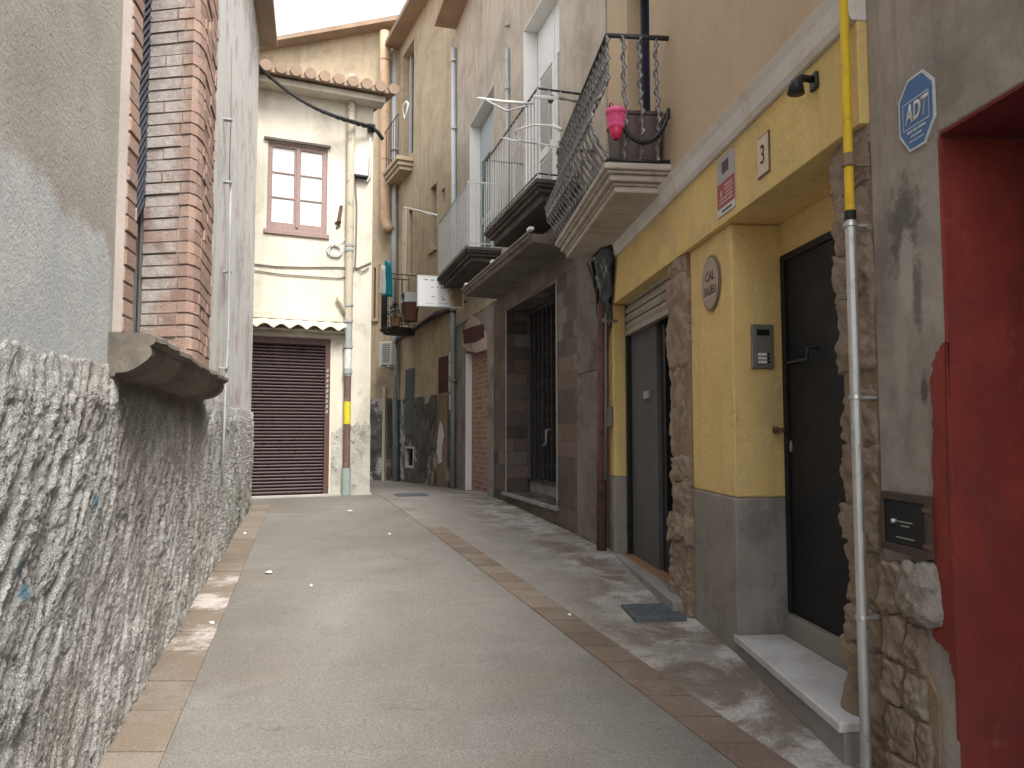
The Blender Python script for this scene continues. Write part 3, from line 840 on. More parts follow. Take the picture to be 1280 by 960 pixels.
# slatted roller door
mb = MB(E); ft = .075
mb.wall(da - .01, db + .01, -.14, -.02, gE + .02, dz + .01, [(da + .02, db - ft, gE + .02 - .01, dz - .1)])
dr = mb.build('door', m['shutter_frame'], HE, weld=True, bevel=.005)
mb = MB(E); z = gE + .045
while z < dz - .11:
    prof = [(-.115, z), (-.085, z + .004), (-.062, z + .017), (-.058, z + .03), (-.068, z + .041), (-.1, z + .046), (-.115, z + .046)]
    mb.prism(prof, 't', da + .021, db - ft - .001); z += .0535
mb.build('slats', m['shutter_brown'], dr)
mb = MB(E); mb.box(da + .021, db - ft - .001, -.136, -.121, gE + .02, dz - .1); mb.build('backing', m['dark_void'], dr)
mb = MB(E)  # scratched paint on the frame
for k in range(9):
    z = gE + 1.35 + k * .085; a = db - ft * .5
    mb.prism([(a - .02, z), (a + .012, z + .01), (a + .016, z + .05), (a - .004, z + .06)], 'o', -.0195, -.017)
mb.build('scratch_mark', m['faint_ink'], dr)

# tiled canopy over the door
ca, cb = E.t(300, 400), E.t(430, 402); cz = E.z(372, 413)
mb = MB(E); mb.prism([(.001, cz - .03), (.16, cz - .03), (.18, cz - .01), (.001, cz + .1)], 't', ca, cb)
cn = mb.build('tile_canopy', m['white_tile'], HE, bevel=.01)
mb = MB(E); NX, NO = 130, 5; vs = []
for s_ in (0, -.02):
    for i in range(NX):
        for j in range(NO):
            x = ca + (cb - ca) * i / (NX - 1); q = j / (NO - 1)
            wv_ = .034 * (abs(math.sin((x - ca) / .235 * math.pi + .4)) ** 1.3 * 2 - 1) * (.25 + .75 * q)
            vs.append((x, .001 + .27 * q + .012 * math.sin(int((x - ca) / .235 + .13) * 2.4) * q, cz + .17 - .13 * q + wv_ + s_))
nn = NX * NO; fs = []
for i in range(NX - 1):
    for j in range(NO - 1):
        q = (i * NO + j, (i + 1) * NO + j, (i + 1) * NO + j + 1, i * NO + j + 1); fs += [q, tuple(k + nn for k in reversed(q))]
for i in range(NX - 1): fs.append((i * NO + NO - 1, (i + 1) * NO + NO - 1, nn + (i + 1) * NO + NO - 1, nn + i * NO + NO - 1))
for i in (0, NX - 1):
    for j in range(NO - 1): fs.append((i * NO + j, i * NO + j + 1, nn + i * NO + j + 1, nn + i * NO + j))
mb.add(vs, fs); mb.build('tiles', m['white_tile'], cn, smooth=False)
mb = MB(E); mb.box(ca, cb, .001, .03, cz + .17, cz + .29); mb.build('mortar_band', m['white_tile'], cn, bevel=.012)
mb = MB(E); mb.box(da - .2, db + .1, .001, .03, dz + .012, cz - .002); mb.build('lintel', m['cream'], HE, bevel=.006)

# downpipe
dpx = [(437.5, 60), (436.5, 126), (436.5, 300), (435.5, 380), (434.5, 470), (432.5, 585), (431.5, 617)]
tp = E.t(435.5, 400, .08)
dp = thing('downpipe', 'patched cream and brown downpipe on the front of the cream house, splashed with yellow paint', 'pipe', E.P(tp, .08, gE))
zf = lambda py: E.z(435, py, .08)
def seg(name, p0, p1, r, mat, o=.085):
    mb = MB(E); mb.tube([(tp, o, zf(p0)), (tp, o, zf(p1))], r, 14); return mb.build(name, mat, dp, smooth=False)
seg('pipe', 93, 311, .062, m['pipe_cream']); seg('pipe', 311, 403, .06, m['pipe_cream'])
seg('pipe', 403, 470, .058, m['pipe_grey']); seg('pipe', 470, 590, .052, m['pipe_brown'])
seg('metal_sleeve', 585, 619, .068, m['sleeve_green']); seg('yellow_paint_splash', 502, 530, .0545, m['spray_yellow'])
seg('white_sticker', 437, 461, .0595, m['white_plastic'])
for p in (125, 305, 311, 380, 400, 432, 464): 
    seg('collar', p, p + 3.2, .072, m['pipe_grey'])
mb = MB(E); mb.tube([(tp - .17, .07, zf(372)), (tp - .1, .075, zf(380)), (tp - .02, .08, zf(396))], .035, 10); mb.build('branch_pipe', m['pipe_cream'], dp, smooth=True)

# boxes, cables and bits on the cream wall
b0, b1 = E.t(442, 205, .1), E.t(460, 205, .1); z0, z1 = E.z(451, 219, .1), E.z(451, 193, .1)
jb = thing('junction_box', 'white meter cabinet beside the downpipe high on the cream house', 'utility box', E.P((b0 + b1) / 2, 0, z0))
mb = MB(E); mb.box(b0, b1, .001, .12, z0, z1); mb.build('box', m['white_plastic'], jb, bevel=.012)
mb = MB(E); mb.box(b0 - .005, b1 + .005, .001, .125, z0 - .03, z0 - .002); mb.build('base_tray', m['black_plastic'], jb, bevel=.004)
mb = MB(E); tc = E.t(462, 180, .03)
p = lambda px, py, o=.03: (E.t(px, py, o), o, E.z(px, py, o))
mb.tube([p(463, 172), p(463, 200), p(462, 222), p(459, 227), p(452, 225)], .017, 8)
mb.build('conduit_pipe', m['pipe_white'], label='bent white conduit looping from the cable anchor to the meter cabinet', cat='pipe', smooth=True)
mb = MB(E); mb.tube([p(444, 221), p(446, 260), p(445, 310), p(444, 334), (E.t(452, 340, .03), .03, E.z(452, 340, .03)), p(461, 335)], .011, 8)
mb.build('wall_cable', m['grey_cable'], label='grey cable dropping below the meter cabinet beside the downpipe', cat='cable', smooth=True)
for (pp, r, lb) in (([(317, 330), (345, 333), (380, 334), (420, 334), (448, 335), (464, 328)], .011, 'upper of the two thin cables strung across the cream wall under the window'),
                    ([(317, 338), (352, 343), (395, 346), (425, 348), (440, 342), (444, 335)], .009, 'lower sagging cable strung across the cream wall under the window')):
    mb = MB(E); mb.tube([p(a, b, .02) for a, b in pp], r, 6); mb.build('wall_cable', m['grey_cable'], label=lb, cat='cable', smooth=True)
cc = (E.t(418.5, 313, .04), E.z(418.5, 313, .04)); pts = []
for k in range(80):
    a = k * .42; r = .1 + .02 * math.sin(k * .23)
    pts.append((cc[0] + r * math.cos(a), .03 + .012 * math.sin(k * .9), cc[1] + r * math.sin(a)))
pts += [(cc[0] + .14, .03, cc[1] + .18), (cc[0] + .2, .03, cc[1] + .33)]
mb = MB(E); mb.tube(pts, .0075, 5); mb.build('cable_coil', m['white_cable'], label='coil of white cable hung on the cream wall below the window', cat='cable', smooth=True)
mb = MB(E); a, b = p(423, 278, .03), p(427, 256, .09)
mb.prism([(a[0] - .025, a[2]), (a[0] + .03, a[2]), (b[0] + .03, b[2]), (b[0] - .02, b[2])], 'o', .002, .06)
br = mb.build('wall_bracket', m['rust'], label='rusty tilted iron bracket with moss below it right of the window', cat='bracket', bevel=.006)
mb = MB(E)
for k in range(14):
    c = (a[0] + random.uniform(-.04, .03), .012, a[2] - random.uniform(-.05, .1)); mb.stone(c, (random.uniform(.012, .025), .012, random.uniform(.015, .03)), k, .006, 3, 2)
m['moss'] = plain('moss', (.09, .11, .05), .95)
mb.build('moss_tuft', m['moss'], br)
# heavy cable bundle from the left house's eave to the corner anchor
A0 = L.P(10.6, .15, 6.7); A1 = E.P(*p(466, 163, .12))
ca_ = thing('overhead_cable', 'thick black overhead cable bundle sagging to the corner of the cream house', 'cable', A1)
def unp(px, py, f):
    q = E.hit(px, py, .12); w = E.P(q[0], .12, q[1]); return w
anchor = E.P(*[p(466, 160, .12)[k] for k in range(3)])
start = E.P(E.t(300, 60, .9), .9, E.z(300, 60, .9))
for k in range(3):
    mb = MB(); pts = []
    for q in range(25):
        f = q / 24; w = start.lerp(anchor, f); w.z -= .5 * math.sin(math.pi * f) * (1 - .4 * f) * .62
        w += Vector((.02 * math.cos(f * 40 + k * 2.1), .02 * math.sin(f * 40 + k * 2.1), .022 * math.sin(f * 37 + k * 2.1)))
        pts.append(w)
    mb.tube(pts, .02, 6); mb.build('strand', m['black_cable'], ca_, smooth=True)
mb = MB(E); q = p(466, 160, .1); mb.tube([q, (q[0] + .08, .1, q[2] - .06), (q[0] + .17, .06, q[2] - .16)], .035, 8); mb.box(q[0] - .07, q[0] + .04, .002, .11, q[2] - .05, q[2] + .07)
mb.build('anchor_clamp', m['black_plastic'], ca_, bevel=.01)
# ------------------------------------------------------------------ yellow house (number 3)
TN, TF = 3.02, 7.62                              # near and far ends along the line
LZ = 2.78                                        # underside of the yellow lintel
HY = thing('yellow_house', 'yellow and beige plaster house with white cornice, dark door and half open roller shutter', 'house', R.P(5.3, -.2, g(5.3)))
so0, so1 = R.t(841, 500), R.t(772, 500)          # shop opening
pr0, pr1 = R.t(917, 500), R.t(865, 500)          # pier between shop and door
bd0, bd1 = R.t(813, 140, .03), R.t(785, 140, .03)
CZ0, CZ1 = 3.225, 3.385
mb = MB(R); mb.wall(TN, TF, -.45, .03, 3.42, 6.9, [(bd0, bd1, 3.5, 5.7)]); mb.build('upper_wall', m['beige_rough'], HY, weld=True)
mb = MB(R); mb.prism([(-.4, CZ0), (.06, CZ0), (.075, CZ0 + .03), (.09, CZ0 + .11), (.11, CZ1), (-.4, CZ1)], 't', TN, TF); mb.build('cornice', m['cornice'], HY, bevel=.004)
mb = MB(R); mb.box(TN, TF, -.4, .022, CZ1 + .001, 3.419); mb.build('cornice_shadow_gap', m['beige_rough'], HY)
mb = MB(R); mb.box(TN, TF, -.5, .04, LZ, CZ0 - .002); mb.build('lintel', m['yellow'], HY, bevel=.006)
mb = MB(R); mb.box(TN, TF, -8, .4, 6.9, 7.02); mb.build('roof', m['rooftile'], HY)  # unseen roof, height lowered to let more light into the alley
# pier, its plinth
PZ = R.z(890, 615.5, -.0)
mb = MB(R); mb.box(pr0, pr1, -.52, 0, PZ, LZ - .001); mb.build('pier', m['yellow'], HY, bevel=.012)
mb = MB(R); mb.box(pr0 - .004, pr1 + .004, -.52, .004, -.1, PZ - .001); mb.build('plinth', m['plinth'], HY, bevel=.012)
# far pilaster
PZ2 = R.z(766, 594)
mb = MB(R); mb.box(so1, TF, -.5, .039, PZ2, LZ - .001); mb.build('pier', m['yellow'], HY, bevel=.01)
mb = MB(R); mb.box(so1 - .004, TF, -.5, .044, -.1, PZ2 - .001); mb.build('plinth', m['plinth'], HY, bevel=.01)
# roller shutter, half down
sb = R.z(790, 424, -.2); SO = -.085
mb = MB(R); z = sb + .05
while z < LZ - .01:
    mb.prism([(SO - .03, z), (SO, z + .006), (SO + .012, z + .04), (SO, z + .074), (SO - .03, z + .078)], 't', so0 - .1, so1 - .01); z += .082
sh = mb.build('roller_shutter', m['roller'], HY)
mb = MB(R); mb.box(so0 - .1, so1 - .012, SO - .035, SO + .02, sb, sb + .048); mb.build('bottom_rail', m['roller'], sh, bevel=.006)
# shop door set back
DO = -.13; DL = -.165
gd = g(6.3)
k1 = R.t(822, 560, DO); kf = R.t(800, 560, DO)
mb = MB(R); mb.box(so0 - .1, so1 + .1, DL - .3, DL - .07, gd - .2, LZ); sd = mb.build('shop_door', m['dark_frame'], HY)
mb = MB(R); mb.box(k1, so1 + .02, DL - .03, DO, gd + .02, LZ - .01); mb.build('side_panel', m['door_panel'], sd, bevel=.004)
mb = MB(R); mb.box(so1 - .06, so1 - .002, DO + .001, DO + .05, gd + .02, LZ - .01); mb.build('door_frame', m['dark_frame'], sd, bevel=.004)
mb = MB(R); mb.box(so0 - .1, k1 - .02, DL - .069, DL - .05, gd + .3, LZ - .1); mb.build('pane', m['dark_glass'], sd)
mb = MB(R); mb.wall(so0 - .1, k1 - .003, DL - .068, DL - .004, gd + .05, LZ - .02, [(so0 - .05, k1 - .12, gd + .34, LZ - .1)]); mb.build('leaf', m['dark_frame'], sd, weld=True, bevel=.004)
bx_ = (R.t(812, 492, DO), R.z(809, 496, DO))
mb = MB(R); mb.box(bx_[0] - .03, bx_[0] + .11, DO + .001, DO + .03, bx_[1] - .02, bx_[1] + .05)
mb.build('switch_box', m['grey_plastic'], label='small grey switch box on the panel inside the shop entrance', cat='switch box', bevel=.005)
# threshold and step of the shop
mb = MB(R); mb.box(so0 - .05, so1 - .01, DL, -.02, gd - .2, gd + .055); mb.build('threshold', m['terracotta_floor'], HY)
st0, st1 = R.t(846, 745, .1), R.t(766, 690, .05)
mb = MB(R); mb.prism([(st0, .13), (st1, .05), (st1, -.019), (st0, -.019)], 'z', gd - .3, gd + .062)
mb.build('doorstep', m['step_grey'], HY, bevel=.012)

# entrance door, recessed
IN = -.31
d0 = TN - .05; dzt = R.z(976, 320, IN); dzb = R.z(990, 767, IN)
mb = MB(R); mb.box(TN - .1, pr0, -.55, IN - .07, -.1, LZ - .001); bkp = mb.build('door_backing', m['yellow'], HY)
mb = MB(R); mb.box(TN - .1, pr0 - .002, IN - .069, IN - .005, dzt + .001, LZ - .002); mb.build('transom', m['yellow'], HY)
mb = MB(R); mb.box(TN - .1, pr0 - .004, IN - .069, IN + .03, -.1, dzb - .004); mb.build('riser', m['plinth'], HY, bevel=.006)
mb = MB(R); mb.box(TN - .08, pr0 - .006, IN - .069, IN - .012, dzb, dzt); dd = mb.build('door', m['black_door'], HY, bevel=.004)
mb = MB(R); e = .045
mb.wall(TN - .078, pr0 - .008, IN - .0115, IN + .004, dzb + .003, dzt - .002, [(TN - .07 + e, pr0 - .01 - e, dzb - .1, dzt - e)]); mb.build('door_frame', m['black_door'], dd, weld=True, bevel=.003)
hz = R.hit(1020, 441, IN); hz2 = R.hit(1006, 447, IN)
mb = MB(R); mb.tube([(hz2[0] + .1, IN - .01, hz2[1] - .02), (hz2[0] + .1, IN + .05, hz2[1] - .02), (hz[0] - .0, IN + .05, hz2[1] - .02), (hz[0] - .0, IN + .05, hz2[1] + .04), (hz[0] - .0, IN - .01, hz2[1] + .04)], .0085, 8); mb.build('handle', m['iron'], dd, smooth=True)
lz = R.hit(984, 537, IN)
mb = MB(R); mb.tube([(pr0 - .03, IN + .0, lz[1]), (pr0 - .03, IN + .055, lz[1]), (pr0 - .12, IN + .06, lz[1] - .005)], .011, 8)
mb.tube([(pr0 - .03, IN + .052, lz[1]), (pr0 - .03, IN + .075, lz[1])], .02, 10); mb.build('latch', m['rust'], dd, smooth=True)
mb = MB(R); mb.prism([(pr0 - .075 + .014 * math.cos(q), lz[1] - .1 + .035 * math.sin(q)) for q in np.linspace(0, 6.28, 13)[:-1]], 'o', IN - .011, IN - .005); mb.build('keyhole_plate', m['steel'], dd)
# white step
gs = g(4.1)
mz = R.z(925, 798, .02)
mb = MB(R); mb.prism([(TN + .15, .12), (pr0 + .02, .02), (pr0 + .02, .0045), (pr0 - .006, .0045), (pr0 - .006, IN + .031), (TN + .15, IN + .031)], 'z', mz - .045, mz); ds_ = mb.build('doorstep', m['marble'], HY, bevel=.008)
mb = MB(R); mb.prism([(TN + .15, .1), (pr0 + .004, .005), (pr0 - .006, .0045), (pr0 - .006, IN + .031), (TN + .15, IN + .031)], 'z', gs - .3, mz - .0455); mb.build('step_base', m['step_grey'], ds_, bevel=.008)

# rubble jambs
def rubble(name, t0, t1, o0, o1, z0, z1, parent, seed, hmin=.16, hmax=.34, split=.3, lean=None, proud=.0, rag=.03):
    rnd = random.Random(seed); mb = MB(R); z = z0; row = 0
    while z < z1:
        hh = min(rnd.uniform(hmin, hmax), z1 - z + .02)
        if hh < .06: break
        a = t0 + rnd.uniform(-.01, .01); b = t1 + rnd.uniform(-rag, rag * .3) + (lean(z) if lean else 0)
        cuts = [a, b] if rnd.random() > split or b - a < .25 else [a, a + (b - a) * rnd.uniform(.35, .65), b]
        for p_, q_ in zip(cuts, cuts[1:]):
            mb.stone(((p_ + q_) / 2, (o0 + o1) / 2 + proud + rnd.uniform(-.012, .016), z + hh / 2), ((q_ - p_) / 2 - .001, (o1 - o0) / 2, hh / 2 + .004), seed + row * 7, .03, 26, 20)
        z += hh; row += 1
    o = mb.build(name, m['rubble'], parent, smooth=True)
    return o
# right jamb of the entrance: flat dressed stone above, ragged below
sj1 = R.t(1044, 400)
mb = MB(R); mb.box(TN + .004, sj1 - .05, -.4, -.006, -.1, LZ - .002); mb.build('jamb_bed', m['rubble_mortar'], HY)
rubble('stone_jamb', TN + .004, sj1 - .005, -.36, .005, -.05, LZ - .02, HY, 3, .14, .32, .0, lean=lambda z: -.03 if .35 < z < .75 else 0, rag=.035)
# stone jamb between shop and pier
sjA, sjB = pr1 + .006, so0
mb = MB(R); mb.box(sjA, sjB - .06, -.4, .022, -.1, LZ - .002); mb.build('jamb_bed', m['rubble_mortar'], HY)
rubble('stone_jamb', sjA, sjB, -.3, .035, 1.28, LZ - .003, HY, 12, .6, .8, .0, rag=.004)
rubble('stone_jamb', sjA, sjB - .01, -.3, .05, g(5.4) - .06, 1.29, HY, 21, .2, .36, .0, lean=lambda z: -.05 if .75 < z < 1.0 else .02, rag=.07)

# balcony door on the upper floor
mb = MB(R); mb.box(bd0, bd1, -.2, -.14, 3.5, 5.7); ud = mb.build('balcony_door', plain('navy_door', (.02, .027, .045), .35), HY)
mb = MB(R); mb.wall(bd0 + .001, bd1 - .001, -.139, -.1, 3.5, 5.699, [(bd0 + .07, (bd0 + bd1) / 2 - .03, 3.9, 5.6), ((bd0 + bd1) / 2 + .03, bd1 - .07, 3.9, 5.6)]); mb.build('leaf_frame', plain('navy_frame', (.03, .035, .05), .4), ud, weld=True)

# ------------------------------------------------------------------ balconies
def helix(fr, t, o, z0, z1, belly=0.0, out=(0, 1), turn=.15, ra=.0205, rb=.0095, wob=.006):
    """a flat bar twisted on itself, bellied out near its foot"""
    n = int((z1 - z0) / .0125); K = 8; vs = []
    for k in range(n + 1):
        f = k / n; z = z0 + (z1 - z0) * f
        bl = belly * (math.sin(math.pi * min(1, f / .62)) ** 1.3 if f < .62 else 0)
        a = z / turn * 2 * math.pi + t * 50 + o * 30
        ct, co_ = t + out[0] * bl + wob * math.cos(a), o + out[1] * bl + wob * math.sin(a)
        for q in range(K):
            b = 2 * math.pi * q / K; x, y = ra * math.cos(b), rb * math.sin(b)
            vs.append((ct + x * math.cos(a) - y * math.sin(a), co_ + x * math.sin(a) + y * math.cos(a), z))
    fs = [(i * K + q, i * K + (q + 1) % K, (i + 1) * K + (q + 1) % K, (i + 1) * K + q) for i in range(n) for q in range(K)]
    return MB(fr).add(vs, fs + [tuple(range(K - 1, -1, -1)), tuple(range(n * K, n * K + K))])

BT0, BT1, BO = R.t(839, 207, .03), 7.92, .545
SZ = R.z(838, 206, .03)
mb = MB(R)
step = [(0, .05, 0.0), (.05, .075, .022), (.075, .125, .05), (.125, .15, .085), (.15, .20, .1)]
for k, (za_, zb_, ins) in enumerate(step):
    mb.box(BT0 + ins + .0003 * k, BT1 - ins - .0003 * k, .001 - .2 + .0004 * k, BO - ins, SZ - zb_ + .0002 * k, SZ - za_)
bal = mb.build('balcony', m['balcony_stone'], HY, bevel=.012)
mb = MB(R); zr = SZ + .028
for zq, r_, nm_ in ((zr, .014, 'bottom_rail'), (SZ + 1.0, .02, 'handrail')):
    mb = MB(R); mb.tube([(BT0 + .03, .0, zq), (BT0 + .03, BO - .035, zq), (BT1 - .03, BO - .035, zq), (BT1 - .03, .0, zq)], r_, 8); mb.build(nm_, m['iron'], bal, smooth=True)
m['twisted_iron'] = metal('weathered_twisted_iron', (.19, .19, .195), (.36, .34, .31), .36, .4, 30, .54)
NB = 20
for k in range(NB):
    t = BT0 + .03 + (BT1 - BT0 - .06) * k / (NB - 1)
    helix(R, t, BO - .035, zr, SZ + 1.0, .13).build('baluster', m['twisted_iron'], bal, smooth=True)
for k in range(1, 4):
    o = (BO - .035) * k / 4
    helix(R, BT0 + .03, o, zr, SZ + 1.0, .05, (-1, 0)).build('baluster', m['twisted_iron'], bal, smooth=True)
    helix(R, BT1 - .03, o, zr, SZ + 1.0, .15, (1, 0)).build('baluster', m['twisted_iron'], bal, smooth=True)

# planter on the balcony, basket on the rail
pa, pb = R.hit(776, 180, .28)[0], R.hit(833, 180, .28)[0]
pt = BT0 + .14; ptz = R.z(805, 152, .3)
pl = thing('planter', 'brown square planter with a dark rope garland standing on the stone balcony', 'planter', R.P(pt + .17, .22, SZ + .002))
hp = .47
def frus(mb, tc, oc, w0, w1, z0, z1):
    vs = [(tc + sx * w, oc + sy * w * .95, z) for (w, z) in ((w0, z0), (w1, z1)) for sx, sy in ((-1, -1), (1, -1), (1, 1), (-1, 1))]
    return mb.add(vs, [(3, 2, 1, 0), (4, 5, 6, 7)] + [(i, (i + 1) % 4, 4 + (i + 1) % 4, 4 + i) for i in range(4)])
m['planter'] = plain('brown_resin', (.115, .082, .08), .5)
mb = MB(R); frus(mb, pt + .19, .225, .165, .185, SZ + .002, SZ + hp - .03); mb.build('pot', m['planter'], pl, bevel=.008)
mb = MB(R); frus(mb, pt + .19, .225, .192, .195, SZ + hp - .029, SZ + hp); mb.build('rim', m['planter'], pl, bevel=.006)
mb = MB(R); pts = []
for k in range(41):
    f = k / 40; pts.append((BT0 - .045, .06 + f * .4, SZ + hp - .06 - .27 * math.sin(math.pi * f) ** .55))
rs = [.014 + .01 * (k % 2) for k in range(41)]
mb.tube(pts, rs, 6); mb.build('garland', m['black_plastic'], pl, smooth=True)
bt, bz = R.hit(758, 148, .5)
bk = thing('hanging_basket', 'bright pink plastic basket hooked on the twisted balcony railing', 'basket', R.P(bt, .5, bz - .25))
m['pink'] = plain('pink_plastic', (.75, .13, .3), .4); m['dpink'] = plain('deep_pink_plastic', (.5, .025, .09), .4)
bc = (BT0 - .085, .475); bzt = R.z(758, 150, .5) - .01
def ring(mb, c, zs, n=24):
    vs = [(c[0] + r * math.cos(2 * math.pi * k / n), c[1] + r * math.sin(2 * math.pi * k / n), z) for z, r in zs for k in range(n)]
    mm = len(zs)
    mb.add(vs, [(i * n + k, i * n + (k + 1) % n, (i + 1) * n + (k + 1) % n, (i + 1) * n + k) for i in range(mm - 1) for k in range(n)])
mb = MB(R); ring(mb, bc, [(bzt - .225, .02), (bzt - .205, .034), (bzt - .14, .056), (bzt - .14, .05), (bzt - .215, .01)]); mb.build('bowl', m['dpink'], bk, smooth=True)
mb = MB(R)
for k in range(22):
    a = 2 * math.pi * k / 22
    for sg in (1, -1):
        mb.tube([(bc[0] + r * math.cos(a + sg * q), bc[1] + r * math.sin(a + sg * q), bzt - .14 + .11 * f) for q, f, r in ((0, 0, .056), (.2, .5, .062), (.4, 1, .068))], .004, 4)
ring(mb, bc, [(bzt - .14, .05), (bzt - .03, .061), (bzt - .03, .059), (bzt - .14, .048)])
mb.build('lattice_side', m['pink'], bk)
mb = MB(R); ring(mb, bc, [(bzt - .04, .064), (bzt - .035, .076), (bzt - .005, .079), (bzt, .072), (bzt - .01, .066), (bzt - .04, .064)]); mb.build('rim', m['pink'], bk, smooth=True)
mb = MB(R); mb.tube([(bc[0], bc[1] + .0, bzt - .01), (bc[0] + .04, bc[1] + .02, bzt + .07), (BT0 + .02, bc[1] + .02, bzt + .1), (BT0 + .05, bc[1] + .02, bzt + .06)], .005, 6); mb.build('hook', m['dpink'], bk, smooth=True)

# ------------------------------------------------------------------ signs and fittings on the yellow house
S = Frame(R.P(pr0, 0, 0).xy, -R.n, -R.d.normalized(), 1)     # the entrance recess's side wall: t runs inwards
def oval(name, label):
    t, z = R.hit(888.5, 354, .01); a = .158 / R.d.length; b = .185
    r = thing(name, label, 'house plaque', R.P(t, 0, z - b))
    mb = MB(R); mb.prism([(t + a * math.cos(q), z + b * math.sin(q)) for q in np.linspace(0, 2 * math.pi, 41)[:-1]], 'o', .0005, .014); mb.build('rim', m['plaque_rim'], r, bevel=.003)
    mb = MB(R); mb.prism([(t + a * .88 * math.cos(q), z + b * .91 * math.sin(q)) for q in np.linspace(0, 2 * math.pi, 41)[:-1]], 'o', .0142, .017); mb.build('face', m['plaque'], r)
    text('CAL', .09, R, t, .0182, z + .045, m['plaque_ink'], r, bold=.001); text('SALIEU', .082, R, t, .0182, z - .05, m['plaque_ink'], r, sx=.85, bold=.001)
m['plaque'] = plain('pinkish_tile', (.33, .25, .2), .5); m['plaque_rim'] = plain('brown_glazed_rim', (.14, .1, .07), .5); m['plaque_ink'] = plain('brown_lettering', (.1, .065, .05), .6)
oval('name_plaque', 'oval pinkish ceramic plaque lettered CAL SALIEU on the yellow pier')

t0, z0 = R.hit(948.5, 221, .04); t1, z1 = R.hit(962.5, 168, .04)
c3 = ((R.hit(955.5, 194, .04))); hw, hh = abs(t0 - t1) / 2, .112
n3 = thing('number_tile', 'narrow cream tile with house number 3 on the yellow lintel', 'number tile', R.P(c3[0], .04, c3[1] - hh))
mb = MB(R); mb.box(c3[0] - hw, c3[0] + hw, .0405, .048, c3[1] - hh, c3[1] + hh); mb.build('border', m['plaque_rim'], n3, bevel=.002)
mb = MB(R); mb.box(c3[0] - hw + .009, c3[0] + hw - .009, .0482, .051, c3[1] - hh + .009, c3[1] + hh - .009); mb.build('face', plain('cream_tile', (.58, .46, .33), .35), n3)
text('3', .15, R, c3[0], .052, c3[1], m['ink'], n3, 'numeral', sx=.85)

ca_t, ca_z = R.hit(908, 229, .04); w2 = abs(R.t(897, 240, .04) - R.t(918.5, 225, .04)) / 2
zt, zb = R.z(908, 192, .04), R.z(908, 267, .04)
al = thing('alarm_sign', 'small grey and red alarm notice under the white cornice', 'sign', R.P(ca_t, .04, zb))
m['sign_red'] = plain('sign_red', (.3, .035, .04), .45); m['sign_grey'] = plain('sign_grey', (.36, .34, .35), .45); m['sign_white'] = plain('sign_white', (.55, .54, .52), .45)
m['sign_pale'] = plain('sign_pale_print', (.5, .3, .29), .5); m['sign_dark'] = plain('sign_dark_print', (.06, .04, .06), .5)
H_ = zt - zb
mb = MB(R); mb.box(ca_t - w2, ca_t + w2, .0405, .045, zb, zt); mb.build('plate', m['sign_grey'], al)
mb = MB(R); mb.box(ca_t - w2 + .003, ca_t + w2 - .003, .0452, .0465, zb + .14 * H_, zb + .56 * H_); mb.build('red_panel', m['sign_red'], al)
mb = MB(R); mb.box(ca_t - w2 + .003, ca_t + w2 - .003, .0452, .0465, zb + .004, zb + .135 * H_); mb.build('white_strip', m['sign_white'], al)
mb = MB(R); mb.box(ca_t - w2 * .35, ca_t + w2 * .4, .0452, .0466, zb + .7 * H_, zb + .9 * H_); mb.build('dark_emblem', m['sign_dark'], al)
mb = MB(R)
for k in range(5):
    z = zb + (.2 + .065 * k) * H_; a = -w2 * .8; b = w2 * (.75 if k in (0, 1) else .1)
    mb.box(ca_t + a, ca_t + b, .0467, .0475, z, z + .035 * H_)
mb.prism([(ca_t + w2 * .5 + .018 * math.cos(q), zb + .38 * H_ + .022 * math.sin(q)) for q in np.linspace(0, 6.28, 13)[:-1]], 'o', .0467, .0475)
mb.build('print', m['sign_pale'], al)
mb = MB(R); mb.box(ca_t - w2 * .7, ca_t + w2 * .5, .0467, .0475, zb + .05 * H_, zb + .09 * H_); mb.build('fine_print', m['sign_dark'], al)

# intercom on the recess side
i0, iz0 = S.hit(938.5, 461); i1, iz1 = S.hit(965, 406)
ic = thing('intercom', 'grey metal door intercom with three white call buttons beside the dark door', 'intercom', S.P((i0 + i1) / 2, 0, iz0))
m['intercom'] = metal('intercom_metal', (.2, .185, .165), (.16, .15, .135), .4, .4)
mb = MB(S); mb.box(i0, i1, .0005, .022, iz0, iz1); mb.build('body', m['intercom'], ic, bevel=.006)
iw, ih = i1 - i0, iz1 - iz0
mb = MB(S); mb.box(i0 + iw * .12, i1 - iw * .14, .0222, .026, iz0 + ih * .08, iz1 - ih * .07); mb.build('face_plate', m['intercom'], ic, bevel=.002)
mb = MB(S); mb.box(i0 + iw * .22, i1 - iw * .22, .0262, .028, iz0 + ih * .74, iz0 + ih * .88); mb.build('speaker_screen', m['dark_glass'], ic)
for k in range(3):
    mb = MB(S); z = iz0 + ih * (.115 + .085 * k)
    mb.box(i0 + iw * .25, i0 + iw * .64, .0262, .031, z, z + ih * .06); mb.build('call_button', m['white_plastic'], ic, bevel=.002)
    mb = MB(S); mb.box(i0 + iw * .68, i0 + iw * .78, .0262, .028, z, z + ih * .06); mb.build('name_slot', m['dark_frame'], ic)

# dark fixture under the cornice
ft_, fz_ = R.hit(1000, 117, .12)
lp = thing('wall_lamp', 'dark wall lamp on the yellow lintel just under the cornice', 'lamp', R.P(ft_, .04, fz_))
mb = MB(R); mb.box(ft_ - .03, ft_ + .03, .041, .06, fz_ + .02, fz_ + .1); mb.build('base_plate', m['black_plastic'], lp, bevel=.006)
mb = MB(R); mb.tube([(ft_, .055, fz_ + .07), (ft_, .11, fz_ + .075), (ft_, .135, fz_ + .05), (ft_, .14, fz_)], [.016, .018, .03, .04], 12); mb.build('lamp_head', m['black_plastic'], lp, smooth=True)

